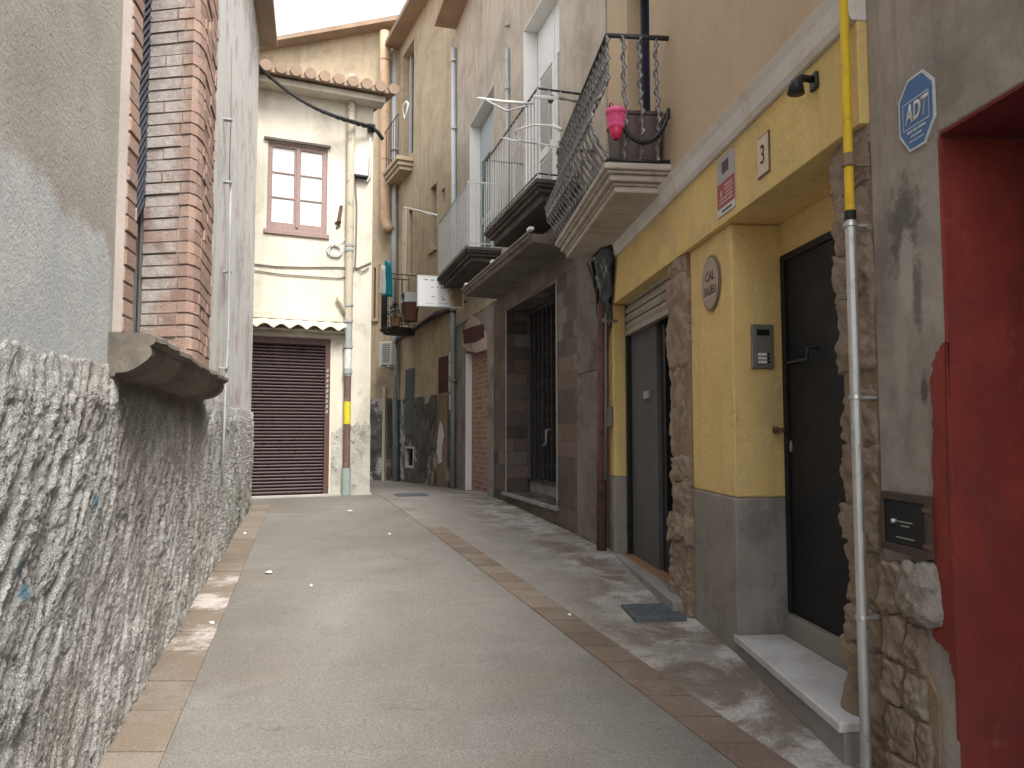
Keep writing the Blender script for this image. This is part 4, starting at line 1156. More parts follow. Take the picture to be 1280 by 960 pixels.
# gas pipe
gp = [(1059.5, 60), (1060.5, 130), (1062, 200), (1064, 275), (1068, 450), (1072, 640), (1074.5, 838), (1075, 862)]
GO = .085
gt = R.t(1068, 450, GO); gzz = lambda py: R.z(1066, py, GO)
gpz = thing('gas_pipe', 'steel gas pipe painted yellow at the top, clamped to the stone jamb of the entrance', 'pipe', R.P(gt, GO, .2))
def gseg(name, a, b, r, mat):
    mb = MB(R); mb.tube([(gt, GO, a), (gt, GO, b)], r, 16); return mb.build(name, mat, gpz)
ztop = 5.2
gseg('yellow_section', gzz(266), ztop, .0185, m['yellow_paint']); gseg('steel_section', g(3.1) + .0, gzz(266), .021, m['steel'])
gseg('coupling', gzz(274), gzz(262), .0235, m['dark_frame']); gseg('stone_coloured_joint', gzz(206), gzz(188), .0205, m['rubble_mortar'])
for py in (280, 497, 767, 202):
    mb = MB(R); z = gzz(py); mb.tube([(gt, GO, z - .008), (gt, GO, z + .008)], .027, 14); mb.box(gt - .006, gt + .006, -.01, GO - .02, z - .007, z + .007)
    mb.build('clamp', m['steel'] if py != 202 else m['rubble_mortar'], gpz, bevel=.002)

# ------------------------------------------------------------------ red-painted house, nearest on the right
G1 = R.t(1177, 300); GZ_ = R.z(1177, 164)
HG = thing('red_painted_house', 'stained concrete house front nearest on the right with a deep red doorway', 'house', R.P(1.8, -.2, g(1.8)))
mb = MB(R); mb.wall(-2.2, TN, -.9, 0, -.5, 4.2, [(.7, G1, -.05, GZ_)]); mb.build('wall', m['concrete'], HG, weld=True, bevel=.01)
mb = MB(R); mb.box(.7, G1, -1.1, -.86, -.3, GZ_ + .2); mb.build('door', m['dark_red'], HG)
mb = MB(R); mb.box(G1 - .012, G1 - .0005, -.858, .004, -.2, GZ_ - .012); mb.build('red_reveal', m['red'], HG, bevel=.006)
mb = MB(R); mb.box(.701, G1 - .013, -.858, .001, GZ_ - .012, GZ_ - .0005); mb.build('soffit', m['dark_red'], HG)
mb = MB(R); mb.box(-2.2, TN - .01, -8, .3, 4.2, 4.32); mb.build('roof', m['rooftile'], HG)  # unseen roof, set low so the sun passes over to the left wall
# red paint lapping over the corner of the front, with a ragged edge
edge = [(1190, 850), (1181, 815), (1162, 795), (1166, 760), (1165, 700), (1164, 640), (1163, 560), (1162, 500), (1160, 478), (1163, 452), (1172, 432), (1180, 427)]
pe = []
for (a, b), (c, d) in zip(edge, edge[1:]):
    for f in np.linspace(0, 1, 7)[:-1]:
        x, y = a + (c - a) * f, b + (d - b) * f; pe.append(R.hit(x + random.uniform(-1.6, 1.6), y, .02))
poly = [(G1 - .011, pe[0][1] - .2), (pe[0][0], pe[0][1] - .2)] + pe + [(G1 - .011, pe[-1][1] + .01)]
mb = MB(R); mb.prism(poly, 'o', .0005, .012); mb.build('red_paint_patch', m['red'], HG)
# rubble showing at the foot of the front
zm = R.z(1130, 702)
rnd = random.Random(8)
mb = MB(R); mb.prism([(TN - .001, -.2), (G1 + .06, -.2), (G1 + .1, .22), (G1 + .09, .55), (TN - .001, zm)], 'o', .0005, .012); rb = mb.build('mortar_bed', m['rubble_mortar'], HG)
mb = MB(R); z = -.06; row = 0
while z < zm - .1:
    hh = rnd.uniform(.14, .24)
    t = TN - .01
    lim = G1 + (.06 if z < .2 else .12) + .1 * max(0, z - .3)
    while t > lim + .06:
        w = min(rnd.uniform(.14, .26), t - lim)
        mb.stone((t - w / 2, .0, z + hh / 2), (w / 2 - .006, rnd.uniform(.025, .045), hh / 2 - .006), row * 5 + int(t * 10), .024, 9, 16); t -= w
    z += hh; row += 1
mb.build('rubble_base', m['rubble'], HG, smooth=True)
mb = MB(R); q0, q1 = R.t(1126, 740, .03), R.t(1163, 740, .03)
poly = [R.hit(x, y, .04) for x, y in ((1122, 700), (1164, 706), (1166, 740), (1162, 792), (1148, 800), (1136, 778), (1127, 745))]
tcs = [p_[0] for p_ in poly]; zcs = [p_[1] for p_ in poly]
mb.stone(((min(tcs) + max(tcs)) / 2, .01, (min(zcs) + max(zcs)) / 2 + .03), ((max(tcs) - min(tcs)) / 2, .05, (max(zcs) - min(zcs)) / 2 - .03), 5, .028, 4, 16)
mb.build('plaster_lump', plaster('rough_plaster_lump', (.4, .37, .33), (.28, .25, .22), bs=26, bstr=1.0, bd=.03), HG, smooth=True)

# meter hatch
m['rust_dark'] = metal('dark_rusty_frame', (.06, .042, .035), (.11, .07, .055), .7, 0, 12, .52, .4)
h0, h1 = R.t(1105, 650, .02), R.t(1165, 650, .02); hz0, hz1 = R.z(1134, 692, .02), R.z(1134, 617, .02)
mh = thing('meter_hatch', 'rusty framed black iron meter hatch set low in the concrete front', 'meter box', R.P((h0 + h1) / 2, 0, hz0))
mb = MB(R); mb.wall(min(h0, h1), max(h0, h1), .0125, .035, hz0, hz1, [(min(h0, h1) + .022, max(h0, h1) - .016, hz0 + .03, hz1 - .03)]); mb.build('frame', m['rust_dark'], mh, weld=True, bevel=.003)
mb = MB(R); mb.box(min(h0, h1) + .0225, max(h0, h1) - .0165, .0128, .028, hz0 + .0305, hz1 - .0305); lid = mb.build('lid', m['black_door'], mh, bevel=.003)
mb = MB(R); kt, kz = R.hit(1119, 651, .03); mb.tube([(kt, .026, kz), (kt, .045, kz)], .009, 12); mb.build('lock', m['steel'], mh, smooth=True)
mb = MB(R); a = min(h0, h1)
for z in (hz0 + .045, hz1 - .05): mb.box(a - .012, a + .03, .0285, .038, z - .008, z + .008)
mb.build('hinge', m['rust'], mh, bevel=.002)
mb = MB(R)
for k, (ww, dz_) in enumerate(((.09, .115), (.05, .1), (.11, .055))): mb.box((h0 + h1) / 2 - ww / 2, (h0 + h1) / 2 + ww / 2, .0282, .0295, hz0 + dz_, hz0 + dz_ + .0035)
mb.build('scratch_mark', m['faint_ink'], mh)

# graffiti letters on the concrete
r_ = R.hit(1149, 505)
# octagonal alarm plate
c = R.hit(1144, 139, .01); hwid = abs(R.t(1122, 140) - R.t(1167, 140)) / 2; hht = .14
sg = thing('alarm_plate', 'blue octagonal alarm plate lettered ADT high on the concrete pier', 'sign', R.P(c[0], 0, c[1] - hht))
hwid *= 1.0
def octa(w, h, ct, cz): return [(ct + x * w, cz + y * h) for x, y in ((-.42, 1), (.42, 1), (1, .55), (1, -.45), (.42, -1), (-.42, -1), (-1, -.45), (-1, .55))]
m['sign_blue'] = plain('sign_blue', (.045, .125, .3), .35); m['sign_rim'] = plain('sign_rim', (.5, .54, .55), .4)
mb = MB(R); mb.prism(octa(hwid, hht, *c), 'o', .0008, .007); mb.build('rim', m['sign_rim'], sg)
mb = MB(R); mb.prism(octa(hwid * .9, hht * .93, *c), 'o', .0072, .0085); mb.build('blue_face', m['sign_blue'], sg)
mb = MB(R)
for a in (-.36, .36):
    z = c[1] + a * hht; mb.box(c[0] - hwid * .72, c[0] + hwid * .72, .0087, .0093, z - .0018, z + .0018)
for a in (-.72, .72): mb.box(c[0] + a * hwid - .001, c[0] + a * hwid + .001, .0087, .0093, c[1] - .352 * hht, c[1] + .352 * hht)
for k, w in enumerate((.52, .3, .4)):
    for (a, b) in ((-w, -w * .2), (-w * .1, w * .35), (w * .45, w)):
        z = c[1] - hht * (.5 + .13 * k); mb.box(c[0] + a * hwid, c[0] + b * hwid, .0087, .0093, z, z + .008 - .002 * k)
mb.build('print', m['sign_rim'], sg)
text('ADT', .098, R, c[0], .0095, c[1], m['sign_white'], sg, shear=.25, sx=.62, bold=.003)
# ------------------------------------------------------------------ brown shop-front house
bT0, bT1 = 7.62, 15.1
HB = thing('shopfront_house', 'sooty stone house with tiled shop entrance, folding gate and two iron balconies', 'house', B.P(10.5, -.2, g(10.5)))
eo0, eo1 = B.t(697, 500), B.t(633, 500); eZ = 3.35
es = B.z(697, 633)                                # top of the entrance step
c0, c1 = B.t(722.5, 500), B.t(617, 500)
CANZ = 3.62
mb = MB(B); mb.wall(c0, c1, -.6, 0, -.2, CANZ, [(eo0, eo1, es, eZ)]); mb.build('stone_cladding', m['cladding'], HB, weld=True, bevel=.006)
r0 = B.t(749, 500)
mb = MB(B); mb.box(r0, c0, -.5, .02, -.2, 2.15); mb.build('gravel_render', m['gravel_render'], HB, bevel=.012)
mb = MB(B); mb.box(r0, c0, -.5, .012, 2.152, CANZ + .4); mb.build('gravel_render', m['canopy'], HB, bevel=.012)
mb = MB(B); mb.box(7.45, r0, -.5, -.03, -.2, CANZ + .4); mb.build('corner_infill', m['rust'], HB)
# metal edging of the entrance
mb = MB(B)
for t in (eo0 - .001, eo1 - .015): mb.box(t, t + .016, .0, .014, es + .001, eZ)
mb.build('edging', m['steel'], HB)
mb = MB(B); mb.box(eo0 - .03, eo1 + .06, -.45, .06, es - .05, es - .001); st = mb.build('doorstep', m['step_grey'], HB, bevel=.008)
GO_ = -.34
mb = MB(B); mb.box(eo0 + .001, eo1 - .001, -.6, GO_ - .03, es, es + .17); mb.build('threshold', m['step_grey'], HB, bevel=.008)
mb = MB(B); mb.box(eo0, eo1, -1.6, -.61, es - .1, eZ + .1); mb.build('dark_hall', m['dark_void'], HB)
# folding gate
g1 = B.t(658, 500, GO_); gz0, gz1 = es + .18, eZ - .02
mb = MB(B); mb.box(eo0 + .002, g1, GO_ - .05, GO_ + .02, gz1 - .05, gz1); gate = mb.build('folding_gate', m['iron'], HB)
mb = MB(B); mb.box(eo0 + .002, g1, GO_ - .05, GO_ + .02, gz0, gz0 + .03); mb.build('bottom_rail', m['iron'], gate)
NBAR = 13; bars = [eo0 + .04 + (g1 - eo0 - .06) * k / (NBAR - 1) for k in range(NBAR)]
for t in bars:
    mb = MB(B); mb.box(t - .013, t + .013, GO_ - .03, GO_ + .002, gz0 + .031, gz1 - .051); mb.build('bar', m['iron'], gate)
mb = MB(B)
for t, u in zip(bars, bars[1:]):
    z = gz0 + .08
    while z < gz1 - .4:
        mb.tube([(t, GO_ - .036, z), (u, GO_ - .036, z + .2)], .006, 4); mb.tube([(u, GO_ - .046, z), (t, GO_ - .046, z + .2)], .006, 4); z += .4
mb.build('lattice', m['iron'], gate)
ht, hz = B.hit(688, 548, GO_)
mb = MB(B); mb.tube([(ht, GO_ + .0, hz + .12), (ht, GO_ + .06, hz + .12), (ht, GO_ + .06, hz - .06), (ht + .1, GO_ + .06, hz - .1)], .016, 8); mb.build('handle', m['grey_plastic'], gate, smooth=True)
mb = MB(B); mb.box(g1, eo1, GO_ - .2, GO_ - .06, es, eZ); mb.build('side_infill', m['cladding'], HB)

# concrete canopy over the shop
k0, k1_ = 8.45, B.t(578, 362, .57)
mb = MB(B); ct = 3.745
mb.prism([(-.1, ct), (.57, ct), (.575, ct - .05), (.54, ct - .06), (.52, ct - .1), (-.1, CANZ + .0)], 't', k0, k1_); cnp = mb.build('canopy', m['canopy'], HB, bevel=.008)
mb = MB(B); mb.tube([(k0, .585, ct + .004), (k1_, .585, ct + .004)], .014, 6); mb.build('edge_pipe', m['grey_cable'], cnp)
mb = MB(B)
for px, py in ((663, 298), (616, 337), (583, 360)):
    t = B.t(px, py, .58); mb.box(t - .05, t + .05, .55, .61, ct + .003, ct + .04)
mb.build('clamp', m['white_cable'], cnp, bevel=.01)

# upper wall with the two balcony doorways
sl = 4.34
A0_, A1_ = B.t(617, 250), B.t(587, 250); AZ = B.z(588, 156)
D0_, D1_ = B.t(700, 250), B.t(655, 200)
mb = MB(B); mb.wall(bT0 - .02, bT1, -.4, 0, CANZ + .001, 9.9, [(A0_, A1_, sl, AZ), (D0_, D1_, sl, AZ)])
mb.build('upper_wall', m['upper_stone'], HB, weld=True)
mb = MB(B); mb.box(bT0, bT1 - .05, -6, .45, 9.9, 10.02); mb.build('roof', m['rooftile'], HB)
for (a, b, mt) in ((A0_, A1_, 'green_shutter'), (D0_, D1_, 'white_paint')):
    mb = MB(B); mb.box(a + .002, b - .002, -.36, -.23, sl, AZ - .002); dr = mb.build('balcony_door', m[mt], HB)
    md = (a + b) / 2
    mb = MB(B)
    for (u, w) in ((a + .01, md - .008), (md + .008, b - .02)):
        mb.wall(u, w, -.229, -.2, sl + .01, AZ - .01, [(u + .09, w - .09, sl + .2, sl + 1.0), (u + .09, w - .09, sl + 1.12, AZ - .75)])
    mb.build('leaf', m[mt], dr, weld=True, bevel=.004)
    mb = MB(B)
    for (u, w) in ((a + .1, md - .098), (md + .098, b - .11)):
        z = sl + .22
        while z < AZ - .8:
            if not sl + .97 < z < sl + 1.14: mb.prism([(-.228, z), (-.205, z - .004), (-.205, z + .006), (-.228, z + .034)], 't', u, w)
            z += .04
    mb.build('louvres', m[mt], dr)
    mb = MB(B); mb.box(b - .016, b - .0015, -.199, .006, sl, AZ - .02); mb.box(a + .002, b - .017, -.199, .006, AZ - .018, AZ - .002); mb.build('white_reveal', m['white_lining'], dr)
# grey lower wall with the bricked up doorway
w0, w1 = c1 + .001, bT1
q0, q1 = B.t(608, 500), B.t(581, 500); qz0, qz1 = B.z(595, 612), B.z(594, 436)
mb = MB(B); mb.wall(w0, w1, -.5, -.01, -.3, CANZ, [(q0, q1, qz0 - .3, qz1)]); mb.build('grey_wall', m['grey_render'], HB, weld=True, bevel=.01)
mb = MB(B); mb.box(q0, q1, -.49, -.13, -.2, qz1 - .001); inf = mb.build('bricked_doorway', m['redbrick'], HB)
mb = MB(B); mb.box(q1 - .03, q1 - .001, -.129, -.012, qz0 - .2, qz1 - .002); mb.build('white_reveal', m['white_lining'], inf)
mb = MB(B); mb.box(q0 + .002, q1 - .032, -.129, -.02, qz0 - .4, qz0 - .12); mb.build('rubble_step', m['end_socle'], inf, bevel=.02)
poly = [B.hit(x, y, .0) for x, y in ((578, 431), (579, 418), (583, 405), (590, 393), (598, 398), (603, 408), (608, 418), (608, 428), (609, 437), (596, 441), (584, 438))]
mb = MB(B); mb.prism(poly, 'o', -.009, .012); pk = mb.build('plaster_patch', m['pink_plaster'], HB)
poly = [B.hit(x, y, .01) for x, y in ((580, 430), (579, 413), (592, 408), (604, 405), (606, 421), (595, 428))]
mb = MB(B); mb.prism(poly, 'o', .0125, .018); mb.build('stain', m['brown_patch'], pk)

# iron balconies of this house
def balcony(fr, t0, t1, out, zt, th, parent, slab, railm, nb, label=None, rail_h=1.03, bar=.0085, ends=4, capm=None):
    mb = MB(fr)
    for k, (a, b, ins) in enumerate(((0, .05, 0), (.05, .08, .02), (.08, .13, .06), (.13, th, .11))):
        mb.box(t0 + ins, t1 - ins, .002 + .0003 * k - .1, out - ins, zt - b + .0002 * k, zt - a)
    bl = mb.build('balcony', slab, parent, label=label, bevel=.008)
    e = .03
    for zq, r_, nm_ in ((zt + .06, .011, 'bottom_rail'), (zt + rail_h, .014, 'handrail')):
        mb = MB(fr); mb.tube([(t0 + e, .0, zq), (t0 + e, out - e, zq), (t1 - e, out - e, zq), (t1 - e, .0, zq)], r_, 6); mb.build(nm_, capm or railm, bl)
    pos = [(t0 + e + (t1 - t0 - 2 * e) * k / (nb - 1), out - e) for k in range(nb)]
    pos += [(t0 + e, (out - e) * k / ends) for k in range(1, ends)] + [(t1 - e, (out - e) * k / ends) for k in range(1, ends)]
    for (t, o) in pos:
        mb = MB(fr); mb.tube([(t, o, zt), (t, o, zt + rail_h)], bar, 6); mb.build('baluster', railm, bl)
    return bl
b2 = balcony(B, 8.2, B.t(605, 290, .57), .57, 4.30, .22, HB, m['dark_slab'], m['grey_rail'], 20, 'sooty black balcony with thin grey bars over the canopy', capm=m['iron'])
b3 = balcony(B, B.t(583, 308, .57), B.t(546, 345, .57), .57, 4.385, .2, HB, m['dark_slab'], m['grey_rail'], 22, 'far balcony with pale grey bars beside the hanging sign')

# projecting sign
st_ = 14.0; fr2 = Frame(B.P(st_, 0, 0).xy, B.n, -B.d.normalized(), -1)
s0, sz1 = fr2.hit(522, 345); s1, sz0 = fr2.hit(578, 385)
s0, s1 = sorted((s0, s1))
sn = thing('projecting_sign', 'faded white sign board with rusty inner end sticking out over the alley', 'sign', fr2.P((s0 + s1) / 2, 0, sz0))
def mk_sign():
    M = Mat('faded_sign_face'); u, v, _ = M.sep('UV'); n = M.noise(5, 8, .7)
    e = M.mth('ADD', u, M.mth('MULTIPLY', M.mth('SUBTRACT', n, .5), .3))
    col = M.mix(M.rng(e, s0 + .34, s0 + .16), (.8, .82, .82), (.3, .23, .13))
    return M.out(col, .5)
mb = MB(fr2); mb.box(s0, s1, -.05, .05, sz0, sz1); mb.build('board', mk_sign(), sn, bevel=.006)
mb = MB(fr2)
mb.wall(s0 - .012, s1 + .012, -.045, .056, sz0 - .012, sz1 + .012, [(s0 + .012, s1 - .012, sz0 + .012, sz1 - .012)]); mb.build('frame', m['white_paint'], sn, weld=True)
mb = MB(fr2); sw, shh = s1 - s0, sz1 - sz0
for (a, b, y, hh) in ((.78, .88, .86, .04), (.64, .72, .85, .05), (.55, .6, .85, .045), (.3, .36, .74, .07), (.4, .44, .73, .06), (.5, .54, .74, .05), (.66, .71, .62, .03), (.55, .6, .63, .04), (.35, .5, .61, .03), (.62, .7, .3, .035), (.45, .5, .3, .03), (.4, .47, .22, .05), (.3, .55, .09, .02), (.65, .85, .08, .015)):
    mb.box(s0 + a * sw, s0 + b * sw, .0505, .0515, sz0 + y * shh, sz0 + (y + hh) * shh)
mb.build('faded_print', m['faint_ink'], sn)
mb = MB(fr2)
for z in (sz0 + .12, sz1 - .1): mb.tube([(-.05, 0, z), (s0 + .05, 0, z)], .02, 8)
mb.build('arm', m['rust'], sn)

# pipes and cables on the brown house
def pipe(name, fr, pts, r, mat, label, cat='pipe', o=.06, clips=(), n=12):
    q = [(*fr.hit(px, py, o),) for px, py in pts]
    t_ = [a for a, _ in q]
    rt = thing(name, label, cat, fr.P(t_[-1], o, min(z for _, z in q)))
    mb = MB(fr); mb.tube([(t, o, z) for t, z in q], r, n); mb.build('pipe', mat, rt, smooth=True)
    for py in clips:
        z = CAMZ + (q[0][1] - CAMZ) * 0 + np.interp(py, [p_[1] for p_ in pts], [z_ for _, z_ in q]); t = np.interp(py, [p_[1] for p_ in pts], t_)
        mb = MB(fr); mb.tube([(t, o, z - .02), (t, o, z + .02)], r + .012, n); mb.box(t - .012, t + .012, -.01, o - r * .5, z - .012, z + .012); mb.build('clamp', mat, rt)
    return rt
pipe('downpipe', B, [(567, 60), (567, 250), (567.5, 334)], .05, m['pipe_pale'], 'pale blue-grey downpipe above the projecting sign', clips=(165, 250))
dpl = pipe('downpipe', B, [(566, 388), (566, 500), (566, 616)], .052, m['bluegreen_pipe'], 'dull green-grey downpipe below the projecting sign, spotted with stickers', clips=(480, 570))
mb = MB(B)
for py, hh in ((452, 12), (470, 16), (487, 10), (505, 12), (512, 6)):
    t, z = B.hit(565, py, .06); mb.box(t - .04, t + .02, .09, .116, z, z + hh / 930 * 15)
mb.build('sticker', m['white_plastic'], dpl)
pipe('downpipe', B, [(634, 60), (634, 200), (634, 283)], .028, m['pipe_grey'], 'thin dark pipe between the two iron balconies', o=.04, clips=(150, 230))
pipe('rusty_pipe', B, [(753, 380), (753, 520), (752, 690)], .052, m['rust'], 'rusty brown downpipe in the corner beside the yellow pilaster', o=.075, clips=(453,))
pipe('conduit_pipe', B, [(757.5, 392), (757.5, 480), (757, 600)], .011, m['grey_cable'], 'thin pale conduit beside the rusty corner pipe', o=.13, clips=(430, 590))
mb = MB(R); t, z = R.hit(762, 521, .06); mb.box(t - .08, t + .09, .045, .11, z - .1, z + .1); bxx = mb.build('switch_box', m['intercom'], label='small grey metal box on the yellow pilaster beside the rusty pipe', cat='utility box', bevel=.006)

# crumpled plastic and cables hanging under the stone balcony
rnd = random.Random(4)
tg = thing('cable_tangle', 'tangle of black cables and torn plastic hanging under the stone balcony', 'cable', R.P(7.6, .06, 2.3))
for k in range(16):
    t0 = rnd.uniform(7.15, 7.95); o0 = rnd.uniform(.06, .2); z0 = 3.32 + rnd.uniform(-.04, .02)
    t1 = rnd.uniform(7.6, 7.85); z1 = rnd.uniform(2.35, 2.9)
    pts = [(t0 + (t1 - t0) * f + .05 * math.sin(f * 7 + k), max(.05, o0 * (1 - f) + .06 * f + .03 * math.sin(f * 5 + k * 2)), z0 + (z1 - z0) * f) for f in np.linspace(0, 1, 12)]
    mb = MB(R); mb.tube(pts, rnd.choice((.012, .016, .022)), 6); mb.build('cable', m['black_cable'] if k % 4 else m['grey_cable'], tg, smooth=True)
mb = MB(R); nu, nv = 22, 26; vs = []
for i in range(nu):
    for j in range(nv):
        f, q = i / (nu - 1), j / (nv - 1)
        wd = .32 * (1 - .55 * q)
        t = 7.5 + .1 * q + (f - .5) * 2 * wd; z = 3.32 - .78 * q + .02 * math.sin(f * 9)
        o = .075 + .13 * (1 - q) * (1 - (2 * f - 1) ** 2) + .09 * (fbm(f * 5, q * 6, 3, 3) - .5) + .05 * (fbm(f * 13, q * 13, 2, 5) - .5)
        vs.append((t, max(.05, o), z))
mb.add(vs, [(i * nv + j, (i + 1) * nv + j, (i + 1) * nv + j + 1, i * nv + j + 1) for i in range(nu - 1) for j in range(nv - 1)])
m['bin_bag'] = plain('blue_black_plastic', (.035, .042, .055), .22)
o = mb.build('plastic_sheet', m['bin_bag'], tg, smooth=True); md = o.modifiers.new('thick', 'SOLIDIFY'); md.thickness = .004

# clothes racks on the balconies
def rack(fr, pts, r, mat, label, cat='clothes rack', name='clothes_rack', extra=()):
    q = [(fr.t(px, py, o), o, fr.z(px, py, o)) for px, py, o in pts]
    rt = thing(name, label, cat, fr.P(*q[0]))
    mb = MB(fr); mb.tube(q, r, 8); mb.build('bar', mat, rt, smooth=True)
    for (pp, r2, m2) in extra:
        mb = MB(fr); mb.tube([(fr.t(px, py, o), o, fr.z(px, py, o)) for px, py, o in pp], r2, 8); mb.build('arm', m2, rt, smooth=True)
rack(B, [(505, 259, .62), (522, 263, .60), (546, 269, .56)], .02, m['white_paint'], 'white clothes drying arm sticking out from the far balcony rail', extra=[([(520, 262, .6), (536, 268, .6), (546, 272, .54)], .012, m['grey_rail'])])
rack(B, [(597, 123, .95), (628, 127, .8), (655, 129, .58)], .019, m['white_paint'], 'white folding clothes rack high over the sooty balcony', extra=[([(609, 126, .9), (634, 139, .78), (660, 132, .57)], .012, m['grey_rail']), ([(655, 129, .58), (667, 129, .57)], .013, m['grey_rail'])])
rack(B, [(628, 172, .6), (640, 175, .6), (665, 178, .57), (700, 184, .5)], .009, m['white_paint'], 'white looped clothes airer between the sooty balcony and the twisted railing',
     extra=[([(651, 176, .62), (645, 170, .66), (644, 165, .68), (650, 161, .68), (668, 156, .66), (690, 157, .6), (700, 160, .55)], .011, m['white_paint']), ([(651, 176, .6), (670, 179, .6)], .014, m['grey_rail']), ([(690, 157, .6), (702, 162, .56)], .02, m['white_paint'])])
rack(R, [(668, 121, .85), (700, 123, .72), (722, 127, .54)], .017, m['white_paint'], 'white clothes arm fixed to the top of the twisted railing', extra=[([(690, 122, .75), (688, 126, .75)], .028, m['blue_shutter'])])

# ------------------------------------------------------------------ tan house at the bend
tD0, tD1 = 15.1, 19.1
HD = thing('tan_house', 'tan rendered house with blotchy damp base at the bend of the alley', 'house', D.P(17, -.2, g(17)))
dzs = D.z(540, 494)                               # top of the damp base
rnd_ = random.Random(3)
holes = []
def hole(x0, x1, y0, y1, ym=None):
    xm = (x0 + x1) / 2; ym = (y0 + y1) / 2
    a, b = sorted((D.t(x0, ym), D.t(x1, ym))); z0, z1 = D.z(xm, y1), D.z(xm, y0)
    h_ = (a, b, max(z0, -.2), z1); holes.append(h_); return h_
hU = hole(538, 545.5, 232, 312); hS = hole(551.5, 556, 236, 255); hTop = hole(503, 517, 60, 197); hDoor2 = hole(510.5, 515.5, 262, 345)
hBal = hole(500, 510, 258, 399)
mb = MB(D); mb.wall(tD0 - .001, tD1, -.4, 0, dzs, 11.6, holes[:4]); mb.build('wall', m['tan'], HD, weld=True)
holes = []
hN = hole(507.5, 518, 558, 585)
mb = MB(D); mb.wall(tD0, tD1, -.4, .012, -.5, dzs - .001, [hN]); mb.build('damp_base', m['damp'], HD, weld=True)
mb = MB(D); mb.box(tD0, tD1, -6, .4, 11.6, 11.72); mb.build('roof', m['rooftile'], HD)
mb = MB(D); mb.box(hU[0], hU[1], -.39, -.25, hU[2], hU[3]); mb.build('window', m['dark_frame'], HD)
mb = MB(D); mb.box(hU[0] - .05, hU[1] + .05, -.249, .05, hU[2] - .06, hU[2] - .001); mb.build('sill', m['tan'], HD)
mb = MB(D); mb.box(hS[0], hS[1], -.39, -.2, hS[2], hS[3]); mb.build('vent', m['dark_void'], HD)
mb = MB(D); mb.box(hTop[0], hTop[1], -.39, -.22, hTop[2], hTop[3]); tw = mb.build('window', m['dark_frame'], HD)
mb = MB(D)
for f in (.1, .5, .9): t = hTop[0] + (hTop[1] - hTop[0]) * f; mb.box(t - .05, t + .05, -.219, -.17, hTop[2], hTop[3])
mb.build('shutter', m['grey_rail'], tw)
mb = MB(D); mb.box(hDoor2[0], hDoor2[1], -.39, -.2, hDoor2[2], hDoor2[3]); mb.build('balcony_door', m['dark_frame'], HD)
mb = MB(D); a, b = D.t(508, 320), D.t(504, 320); mb.box(min(a, b), max(a, b), .001, .03, D.z(506, 395), D.z(506, 262)); mb.build('door_surround', m['pipe_cream'], HD, bevel=.006)
mb = MB(D); e = .05; mb.wall(hN[0], hN[1], -.05, .025, hN[2], hN[3], [(hN[0] + e, hN[1] - e, hN[2] + e, hN[3] - e)]); nw = mb.build('cellar_window', m['end_socle'], HD, weld=True)
mb = MB(D); mb.box(hN[0], hN[1], -.39, -.12, hN[2], hN[3]); mb.build('pane', m['dark_void'], nw)
# closed shutter and a plain tan doorway low on the wall
a, b = D.t(518.5, 500), D.t(508, 500); mb = MB(D); mb.box(a, b, .0125, .035, D.z(513, 545), D.z(513, 461)); ws = mb.build('shutter', m['blue_shutter'], HD, bevel=.006)
mb = MB(D); z = D.z(513, 543)
while z < D.z(513, 463): mb.prism([(.0352, z), (.05, z), (.0352, z + .05)], 't', a + .05, b - .05); z += .06
mb.build('louvres', m['blue_shutter'], ws)
a, b = D.t(560, 500), D.t(548, 500); mb = MB(D); mb.box(a, b, .0125, .03, g(15.6) - .1, D.z(554, 492)); mb.build('boarded_doorway', m['tan_dark'], HD, bevel=.006)
mb = MB(D); mb.box(a, b, .001, .006, D.z(554, 491), D.z(554, 446)); mb.build('doorway_recess', m['brown_patch'], HD)
raw = [(548, 578), (546, 555), (548.5, 537), (550, 528), (553, 531), (554.5, 545), (552.5, 560), (551.5, 580)]; poly = []
for (a_, b_), (c_, d_) in zip(raw, raw[1:] + raw[:1]):
    for f in np.linspace(0, 1, 7)[:-1]: poly.append(D.hit(a_ + (c_ - a_) * f + rnd_.uniform(-.7, .7), b_ + (d_ - b_) * f + rnd_.uniform(-2, 2), .03))
mb = MB(D); mb.prism(poly, 'o', .0305, .036); mb.build('white_patch', m['white_lining'], HD)
poly = [D.hit(x, y, .03) for x, y in ((551, 430 + 30), (556, 460), (556, 490), (551, 492))]

bD = balcony(D, D.t(520, 404, .0) , D.t(496, 400, .3), .72, D.z(515, 401, .4), .16, HD, m['dark_slab'], m['iron'], 12, 'small black balcony crowded with pots and washing', rail_h=1.25)
btp = MB(D); a, b = D.t(517, 205), D.t(492, 205); zt = D.z(515, 199, .0)
for k, (q0_, q1_, ins) in enumerate(((0, .1, 0), (.1, .2, .05), (.2, .3, .1))): btp.box(a + ins, b - ins, .001, .42 - ins, zt - q1_ + .0002 * k, zt - q0_)
lg = btp.build('ledge', m['tan'], HD, bevel=.01)
mb = MB(D)
for k in range(9):
    t = a + .05 + (b - a - .1) * k / 8; mb.tube([(t, .38, zt), (t, .38, zt + 1.05)], .009, 6)
mb.tube([(a + .05, .38, zt + 1.05), (b - .05, .38, zt + 1.05)], .014, 6); mb.build('railing', m['iron'], lg)
